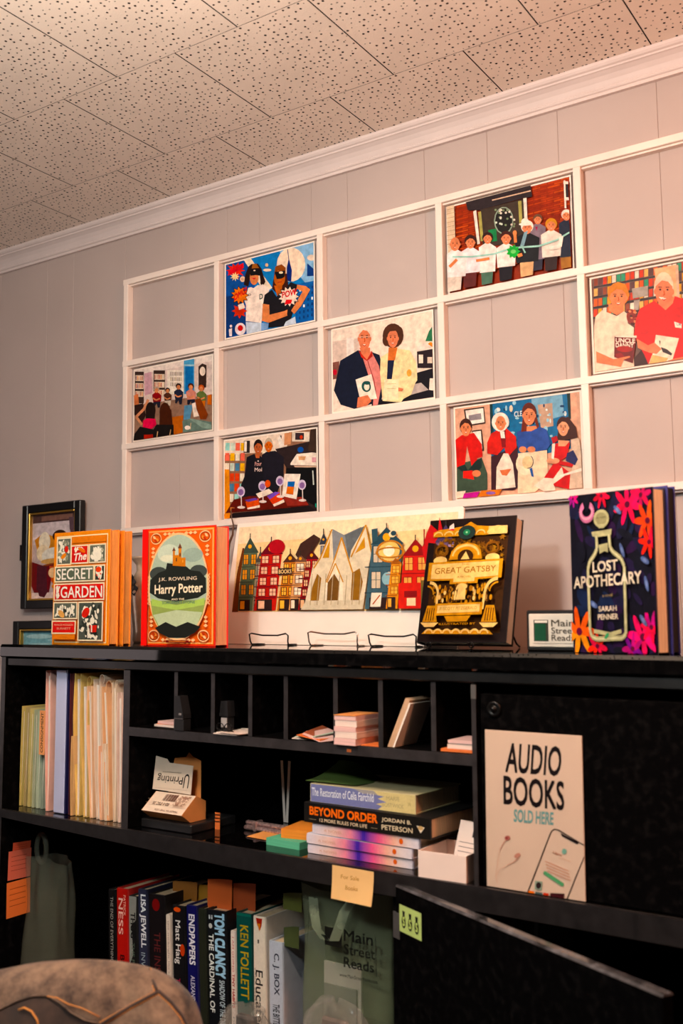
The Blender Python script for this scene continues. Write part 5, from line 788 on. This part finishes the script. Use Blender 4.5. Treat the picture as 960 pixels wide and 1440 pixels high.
shelf_book('narrow white paperback with red lettering', 324, 331, 1306, .202, .13, 'e4d4c8', A, roll=-1.5)
A = Art(); A.bg('0f4a44'); A.r('1c6a5c', 0, 0, 1, .02); vt(A, 'b0983c', 'KEN FOLLETT', .09, .64, .25, .55, .015); vt(A, '7a9a80', 'THE EVENING', .76, .98, .3, .3, .0)
shelf_book('tall dark green book with gold capitals down its spine', 332, 354, 1279, .238, .155, '0f4a44', A, roll=-1.5)
A = Art(); A.bg('e9dccb'); A.p('a8281c', .2, .01, .75, .01, .7, .06, .55, .10, .3, .06); A.p('d87a2a', .3, .05, .6, .05, .5, .11); A.l('3a2a24', .12, .4, .17, .4, .20); vt(A, '241c1a', 'Educated', .40, .84, .15, .6, .012); vt(A, '8a7a6c', 'TARA WESTOVER', .38, .80, .03, .12, .0)
shelf_book('cream hardcover with large dark serif lettering and a red pencil mark', 356, 374, 1282, .238, .155, 'e9dccb', A, roll=-1)
A = Art(); A.bg('c3c8d4'); A.r('e87a1c', 0, .88, 1, 1); A.p('f0a840', 0, .84, .5, .80, 1, .86, 1, .92, 0, .92); vt(A, '26283a', 'C. J. BOX', .10, .46, .25, .5, .02); vt(A, '2c2c34', 'THE BITTERROOTS', .54, .88, .25, .5, .02)
shelf_book('pale grey-blue paperback with dark capitals and an orange foot', 378, 398, 1322, .200, .13, 'c3c8d4', A, roll=-1)
slips = [('dull amber slip standing in the slate and dark books', 243, 277, 1235, 1288, .12, '9a5f14', -8), ('yellow-brown slip behind the indigo book', 266, 294, 1240, 1268, .125, 'b07a14', -6), ('bright orange slip standing in the thick thriller', 292, 326, 1232, 1262, .095, 'e0641c', -8), ('ochre slip crossing behind the bright orange one', 314, 334, 1246, 1264, .11, 'b8741c', -6), ('burnt orange slip above the dark green book', 328, 359, 1238, 1268, .10, 'b0480f', -8), ('olive slip standing in the pale grey-blue paperback', 398, 424, 1252, 1278, .095, '5a6018', -6), ('dark olive slip lower at the right end of the books', 399, 420, 1300, 1330, .075, '3c4614', -6)]
for lab, x0, x1, y0, y1, yy, c_, sk in slips:
    a = L(x0, y0 + 4, 1, yy); b = L(x1, y0, 1, yy); d = L(x0, y1, 1, yy); zb = d.z - (.03 if yy > .0951 or x0 < 390 else 0); r_ = dt('paper_slip', lab, 'paper slip', a.x, yy, zb, 0, 'order slips standing in the books')
    q_ = MB(); W_ = b.x - a.x; H_ = a.z - zb
    for dd in (0, .0004): q_.grid(lambda u, v: (u * W_, dd + .004 * math.sin(u * 3) * v, v * (H_ + u * .006)), 5, 3)
    q_.build('slip', mat('slip_' + c_, c_, .7, var=.08), r_)
# ------------------------------------------------------------------ frosted shopping bags
FB = frosted('frosted_green_plastic', '8a9472', .38); FB2 = frosted('frosted_grey_plastic', '8a8c78', .20); CLR = frosted('clear_crinkled_film', 'a09a90', .24, .10)
def bag(label, x, y, w_, d_, h_, m, rz=0, art=None, seed=1):
    r_ = dt('shopping_bag', label, 'bag', x, y, DK, rz); rnd = random.Random(seed); q_ = MB()
    def shell(u, v):
        t = u * 2 * math.pi; c_, s_ = math.cos(t), math.sin(t); k = 4; rr = (abs(c_) ** k + abs(s_) ** k) ** (-1 / k); wob = .003 * math.sin(9 * u * 6.28 + v * 5 + seed) * v + .004 * math.sin(3 * u * 6.28 + v * 9) * v
        return (w_ / 2 + (w_ / 2 + wob) * rr * c_ * (1 - .06 * (1 - v)), d_ / 2 + (d_ / 2 * (1 - .55 * v) + wob) * rr * s_, v * h_ + .006 * math.sin(t * 2 + seed) * v)
    q_.grid(shell, 64, 24); q_.build('bag_body', m, r_)
    return r_
b_ = bag('frosted green plastic shopping bag with black lettering beside the books', -.103, .045, .190, .085, .312, FB, seed=2)
def ribbon(pts, w_, m, name, par, wd=(1, 0, 0)):
    q_ = MB(); W_ = Vector(wd) * w_ / 2; P = [Vector(p) for p in pts]; V = []
    for p in P: V += [tuple(p - W_), tuple(p + W_)]
    q_.add(V, [(2 * i, 2 * i + 1, 2 * i + 3, 2 * i + 2) for i in range(len(P) - 1)], 0, None, True); return q_.build(name, m, par)
RB = frosted('frosted_handle_plastic', '98a284', .5)
def hp(px, py, y=.034): p = L(px, py, 1, y); return (p.x + .103, p.y - .045, p.z - DK)
ribbon([hp(440, 1262, .05), hp(442, 1285), hp(445, 1305), hp(457, 1322), hp(470, 1322), hp(478, 1300), hp(484, 1282), hp(494, 1268, .05)], .020, RB, 'handle', b_)
ribbon([(.05, .075, .30), (.055, .07, .335), (.085, .07, .345), (.115, .07, .335), (.12, .075, .30)], .018, RB, 'handle', b_)
q_ = MB(); q_.box(.046, .124, .030, .034, .01, .185); q_.build('inner_card', mat('inner_white_card', 'd8ccc0', .7), b_)
q_ = MB(); q_.box(.050, .118, .0245, .027, .03, .15); q_.build('inner_papers', mat('inner_grey_paper', '8a8680', .8), b_)
A = Art(); A.r('141410', .02, .05, .34, .42); A.t('0c0c0a', 'Main', .38, .26, .90, .24, .22, .012); A.t('0c0c0a', 'Street', .38, .52, .94, .50, .20, .012); A.t('0c0c0a', 'Reads', .38, .78, .92, .76, .20, .012); A.l('0c0c0a', .008, .95, .05, .97, .82); A.t('0c0c0a', 'www.MainStreetReads.com', .30, .98, .99, .96, .07, .01)
p_ = hp(452, 1362); A.build('black_lettering', .112, .082, b_, T(p_[0] + .002, -.0075, p_[2] - .008), step=.00006)
bx('lime_note', mat('lime_note', 'b8dc4a', .6), .048, .112, -.009, -.0085, .048, .088, b_, 0, RY(5))
b2 = bag('empty whitish frosted bag with a cut-out handle at the far left of the lower shelf', XL + .020, .040, .115, .095, .262, FB2, seed=5)
q_ = MB(); q_.tube([(.048 + .016 * math.cos(t), .03, .285 + .030 * math.sin(t)) for t in [2 * math.pi * k / 20 for k in range(20)]], .0055, 8, closed=True); q_.build('handle', FB2, b2)
def packet(label, x, y, w_, d_, h_, seed, name='film_packet'):
    r_ = dt(name, label, 'packet', x, y, DK, 0); rnd = random.Random(seed); q_ = MB(); ph = [rnd.uniform(0, 6) for _ in range(6)]
    def f(u, v):
        t = u * 2 * math.pi; k = (1 - v ** 5) ** .5 if v < 1 else 0; n_ = .14 * math.sin(5 * t + ph[0] + 7 * v) + .09 * math.sin(11 * t + ph[1] + 13 * v) + .06 * math.sin(17 * v + ph[2] + 3 * t)
        return (w_ / 2 + w_ / 2 * math.cos(t) * (k + .12) * (1 + n_), d_ / 2 + d_ / 2 * math.sin(t) * (k + .12) * (1 + n_), h_ * v * (1 + .04 * math.sin(3 * t + ph[3])))
    q_.grid(f, 48, 26, smooth=False); q_.build('film', CLR, r_); q_ = MB(); q_.box(w_ * .28, w_ * .72, d_ * .35, d_ * .65, .002, h_ * .8, .004); q_.build('contents', mat('dim_contents_%d' % seed, '3a3434' if seed % 2 else '6a5a50', .6, var=.5, scale=40), r_); return r_
packet('crinkled clear film packet in front of the green book', -.245, .005, .095, .055, .096, 3); packet('crinkled clear film packet in front of the frosted bag', -.050, -.004, .120, .036, .150, 4)
r_ = dt('plastic_case', 'grey translucent plastic case with a coiled cord, seen above the open door', 'case', .250, .055, DK, 0); bx('case_body', frosted('smoky_plastic', '4a4848', .6, .2), 0, .108, 0, .14, 0, .328, r_, .004); q_ = MB()
q_.tube([(.05 + (.014 + .002 * (k / 12)) * math.cos(k * .52), .04 + (.014 + .002 * k / 12) * math.sin(k * .52), .331 + .0006 * k) for k in range(30)], .0016, 6); q_.build('coiled_cord', CHROME, r_)
# ------------------------------------------------------------------ denim jacket over a chair back, close to the camera
DEP = 1.36
def cp(px, py, dep=DEP): return CAM + (RT * (px - 480) + UP * (720 - py) + FW * F_PX) * (dep / F_PX)
hx = Vector((RT.x, RT.y, 0)).normalized(); hn = Vector((-hx.y, hx.x, 0)) * -1   # across, and towards the camera
P0 = cp(110, 1350); sil = [(-150, 1440), (-120, 1400), (-60, 1377), (0, 1364), (50, 1354), (110, 1350), (160, 1352), (208, 1360), (235, 1371), (262, 1390), (282, 1415), (292, 1445), (297, 1500)]
SP = [((cp(x, y) - P0).dot(hx), cp(x, y).z) for x, y in sil]
def topz(a):
    for (a0, z0), (a1, z1) in zip(SP, SP[1:]):
        if a <= a1: k = (a - a0) / (a1 - a0); return z0 + (z1 - z0) * max(0, min(1, k))
    return SP[-1][1]
def topS(a): return sum(topz(a + d) * w_ for d, w_ in ((-.012, .2), (-.006, .2), (0, .2), (.006, .2), (.012, .2)))
AL, AR = SP[0][0] + .002, SP[-1][0] - .001
def bulge(a, d):
    e = max(0, min(1, (a - AL) / .05)) * max(0, min(1, (AR - a) / .045)); k = min(1, d / .075); r_ = .052 * math.sqrt(max(0, 1 - (1 - k) ** 2)) * (.25 + .75 * math.sqrt(e))
    wr = .006 * math.exp(-((a - .055 - .6 * d) / .018) ** 2 - ((d - .035) / .02) ** 2) * -1 + .0022 * math.sin(a * 38 + d * 55) * min(1, d / .03) + .0015 * math.sin(a * 95 - d * 30) * min(1, d / .03)
    return r_ + wr
def jk(u, v):   # v 0..0.5 back side up to the ridge, 0.5..1 front side down
    a = AL + (AR - AL) * u; d = abs(v - .5) * 2; d = .42 * d ** 1.7; z = topS(a) - d; b = bulge(a, d) * (1 if v >= .5 else -1)
    p = P0 + hx * a + hn * b; return (p.x - P0.x, p.y - P0.y, z - P0.z)
def denim(name, c0, c1):
    m = bpy.data.materials.new(name); m.use_nodes = True; nt = m.node_tree; b = nt.nodes['Principled BSDF']; b.inputs['Roughness'].default_value = .9; b.inputs['Sheen Weight'].default_value = .15
    tc = nt.nodes.new('ShaderNodeTexCoord'); n = nt.nodes.new('ShaderNodeTexNoise'); n.inputs['Scale'].default_value = 22; n.inputs['Detail'].default_value = 9; n.inputs['Roughness'].default_value = .7; nt.links.new(tc.outputs['Object'], n.inputs['Vector'])
    r = nt.nodes.new('ShaderNodeValToRGB'); r.color_ramp.elements[0].position = .36; r.color_ramp.elements[1].position = .66; r.color_ramp.elements[0].color = (*lin(c0), 1); r.color_ramp.elements[1].color = (*lin(c1), 1); nt.links.new(n.outputs['Fac'], r.inputs[0]); nt.links.new(r.outputs[0], b.inputs['Base Color'])
    wv = nt.nodes.new('ShaderNodeTexWave'); wv.inputs['Scale'].default_value = 420; wv.inputs['Distortion'].default_value = 1.5; nt.links.new(tc.outputs['Object'], wv.inputs['Vector']); bp = nt.nodes.new('ShaderNodeBump'); bp.inputs['Strength'].default_value = .35; bp.inputs['Distance'].default_value = .001; nt.links.new(wv.outputs['Fac'], bp.inputs['Height']); nt.links.new(bp.outputs[0], b.inputs['Normal']); return m
DN = denim('worn_brown_denim', '382820', '8c705a'); DN2 = denim('dark_brown_denim', '241a16', '463228')
jr = thing('denim_jacket', 'worn brown denim jacket with orange topstitching draped over the chair in the foreground', 'jacket', T(*P0))
m_ = MB(); m_.grid(jk, 90, 60); m_.build('jacket_body', DN, jr)
def onj(px, py, off=.001):
    p = cp(px, py); a = (p - P0).dot(hx)
    for _ in range(4):   # slide along the view ray on to the cloth
        d = topS(a) - p.z; b = bulge(a, max(0, d)); q = P0 + hx * a + hn * (b + off); t = (q - CAM).dot(hn) / (p - CAM).dot(hn); p = CAM + (p - CAM) * t; a = (p - P0).dot(hx)
    return p - P0
TH = mat('orange_topstitch_thread', 'd98a3c', .8)
def seam(pts, gap=2.6, w_=.0016, name='seam'):
    P = []
    for (x0, y0), (x1, y1) in zip(pts, pts[1:]):
        n = max(2, int(math.hypot(x1 - x0, y1 - y0) / 4))
        P += [(x0 + (x1 - x0) * i / n, y0 + (y1 - y0) * i / n) for i in range(n)]
    P.append(pts[-1]); q_ = MB(); q_.tube([onj(x, y, -.0004) for x, y in P], .0030, 8); q_.build(name, DN2, jr)
    q_ = MB()
    for s_ in (-gap, gap):
        for i in range(0, len(P) - 1):
            x0, y0 = P[i]; x1, y1 = P[i + 1]; d = math.hypot(x1 - x0, y1 - y0) or 1; nx, ny = -(y1 - y0) / d * s_, (x1 - x0) / d * s_
            q_.tube([onj(x0 + nx, y0 + ny, .0006), onj(x0 + nx + (x1 - x0) * .7, y0 + ny + (y1 - y0) * .7, .0006)], w_ * .6, 5)
    q_.build('topstitching', TH, jr)
seam([(209, 1362), (213, 1376), (220, 1394)]); seam([(222, 1395), (190, 1412), (147, 1437), (120, 1452)]); seam([(222, 1394), (240, 1410), (256, 1430), (268, 1455)])
# collar folded over at the left
q_ = MB(); V = []; cl = [(-20, 1424), (0, 1417), (24, 1405), (47, 1398), (67, 1398), (84, 1408), (100, 1422), (120, 1433), (142, 1438)]
for x, y in cl: V += [tuple(onj(x, y, .004)), tuple(onj(x + 4, y + 40, .006)), tuple(onj(x + 6, y + 90, .006))]
q_.add(V, [(3 * i, 3 * i + 1, 3 * i + 4, 3 * i + 3) for i in range(len(cl) - 1)] + [(3 * i + 1, 3 * i + 2, 3 * i + 5, 3 * i + 4) for i in range(len(cl) - 1)], 0, None, True); q_.build('collar', DN2, jr)
q_ = MB(); q_.tube([onj(x, y + 2, .006) for x, y in cl], .0012, 6); q_.build('collar_edge', DN, jr)
q_ = MB(); q_.tube([onj(x, y, .0068) for x, y in ((66, 1401), (80, 1403), (96, 1412), (116, 1418), (140, 1430))], .0007, 5); q_.tube([onj(x, y, .0075) for x, y in ((26, 1420), (34, 1417), (44, 1422), (52, 1434), (56, 1452))], .0012, 5); q_.build('topstitching', TH, jr)
ch = thing('office_chair', 'dark office chair carrying the denim jacket in front of the cabinet', 'chair', T(P0.x, P0.y, 0)); CF = mat('charcoal_fabric', '1c1a1a', .9, bump=.3, bscale=500); zt = P0.z
rot = Matrix(((hx.x, hn.x, 0, 0), (hx.y, hn.y, 0, 0), (0, 0, 1, 0), (0, 0, 0, 1)))
q_ = MB(); q_.box(-.19, .10, -.022, .022, zt - .44, zt - .035, .02, 0, rot); q_.build('backrest', CF, ch); q_ = MB(); q_.box(-.26, .17, -.50, -.05, .42, .49, .03, 0, rot); q_.build('seat', CF, ch)
q_ = MB(); q_.tube([rot @ Vector((-.045, -.03, zt - .40)), rot @ Vector((-.045, -.01, .50)), rot @ Vector((-.045, -.06, .40)), rot @ Vector((-.045, -.27, .40))], .016, 10); q_.build('back_support', BP, ch)
q_ = MB(); q_.tube([rot @ Vector((-.045, -.27, .08)), rot @ Vector((-.045, -.27, .42))], .025, 12); q_.build('gas_column', CHROME, ch)
for k in range(5):
    a = k * 2 * math.pi / 5 + .3; c0 = rot @ Vector((-.045, -.27, .09)); e_ = c0 + Vector((math.cos(a) * .24, math.sin(a) * .24, -.03)); q_ = MB(); q_.tube([c0, e_], [.022, .014], 10); lg = q_.build('leg', BP, ch)
    q_ = MB(); q_.lathe([(0, -.012), (.024, -.012), (.028, 0), (.024, .012), (0, .012)], 14, 0, T(e_.x, e_.y, .0285) @ RX(90)); q_.build('caster', BP, lg)

# ------------------------------------------------------------------ sign on the closed door
r_ = dt('audio_books_sign', 'cream sign reading AUDIO BOOKS SOLD HERE standing against the black door', 'sign', .2975, .0105, SH + .001, 0, M=RX(-.6))
bx('sign_board', mat('cream_sign_board', 'd2b6a0', .5, var=.02), 0, .158, 0, .0022, 0, .2345, r_, .0006)
q = [(78, 70), (822, 102), (880, 1362), (120, 1262)]; A = Art(q)
I = '120a0c'; A.t(I, 'AUDIO', 245, 388, 665, 410, 218, .02, vx=8); A.t(I, 'BOOKS', 238, 632, 700, 668, 212, .02, vx=-6); A.t('6f9896', 'SOLD HERE', 318, 765, 620, 782, 92, .03)
A.l(I, 9, 437, 1300, 600, 850, 612, 828, 632, 815, 660, 820, 862, 932); A.l(I, 8, 740, 1342, 800, 1180, 864, 1020); A.p('1a1012', 678, 842, 820, 912, 808, 926, 690, 868); A.e('7aa898', 710, 982, 19, 22); A.t('b0705a', 'Libro', 625, 1000, 690, 1022, 20, .01); A.t('d0a890', 'audiobooks', 670, 1035, 760, 1062, 12, 0)
for k in range(4): A.l('cf9f8a', 8, 565 + k * 6, 1060 + k * 24, 745 + k * 6, 1130 + k * 24)
A.l('5a9a6c', 28, 568, 1150, 700, 1232); A.e('5a9a6c', 568, 1150, 14, 15); A.e('5a9a6c', 700, 1232, 14, 15)
A.p('8a9a88', 492, 1210, 548, 1215, 545, 1282, 490, 1275); A.e('2a1c1c', 520, 1245, 20, 26); A.p('e8763a', 445, 1285, 488, 1292, 486, 1308, 440, 1302); A.p('4a5a5a', 498, 1292, 552, 1300, 550, 1316, 496, 1310); A.p('c8402c', 560, 1298, 600, 1305, 598, 1322, 558, 1316); A.p('3a1418', 612, 1300, 720, 1302, 716, 1340, 610, 1328)
A.e('a86a60', 272, 890, 22, 18, -20); A.e('7a3a3c', 268, 892, 10, 9); A.l('c89a88', 6, 258, 905, 232, 950, 215, 985); A.l('d8b09a', 3, 215, 985, 204, 1060, 190, 1180, 205, 1240); A.e('c08a7a', 352, 1022, 26, 16, -35); A.l('c89a88', 6, 362, 1040, 320, 1075, 275, 1098); A.l('d8b09a', 3, 275, 1098, 220, 1130, 195, 1180)
A.build('sign_print', .158, .2345, r_)
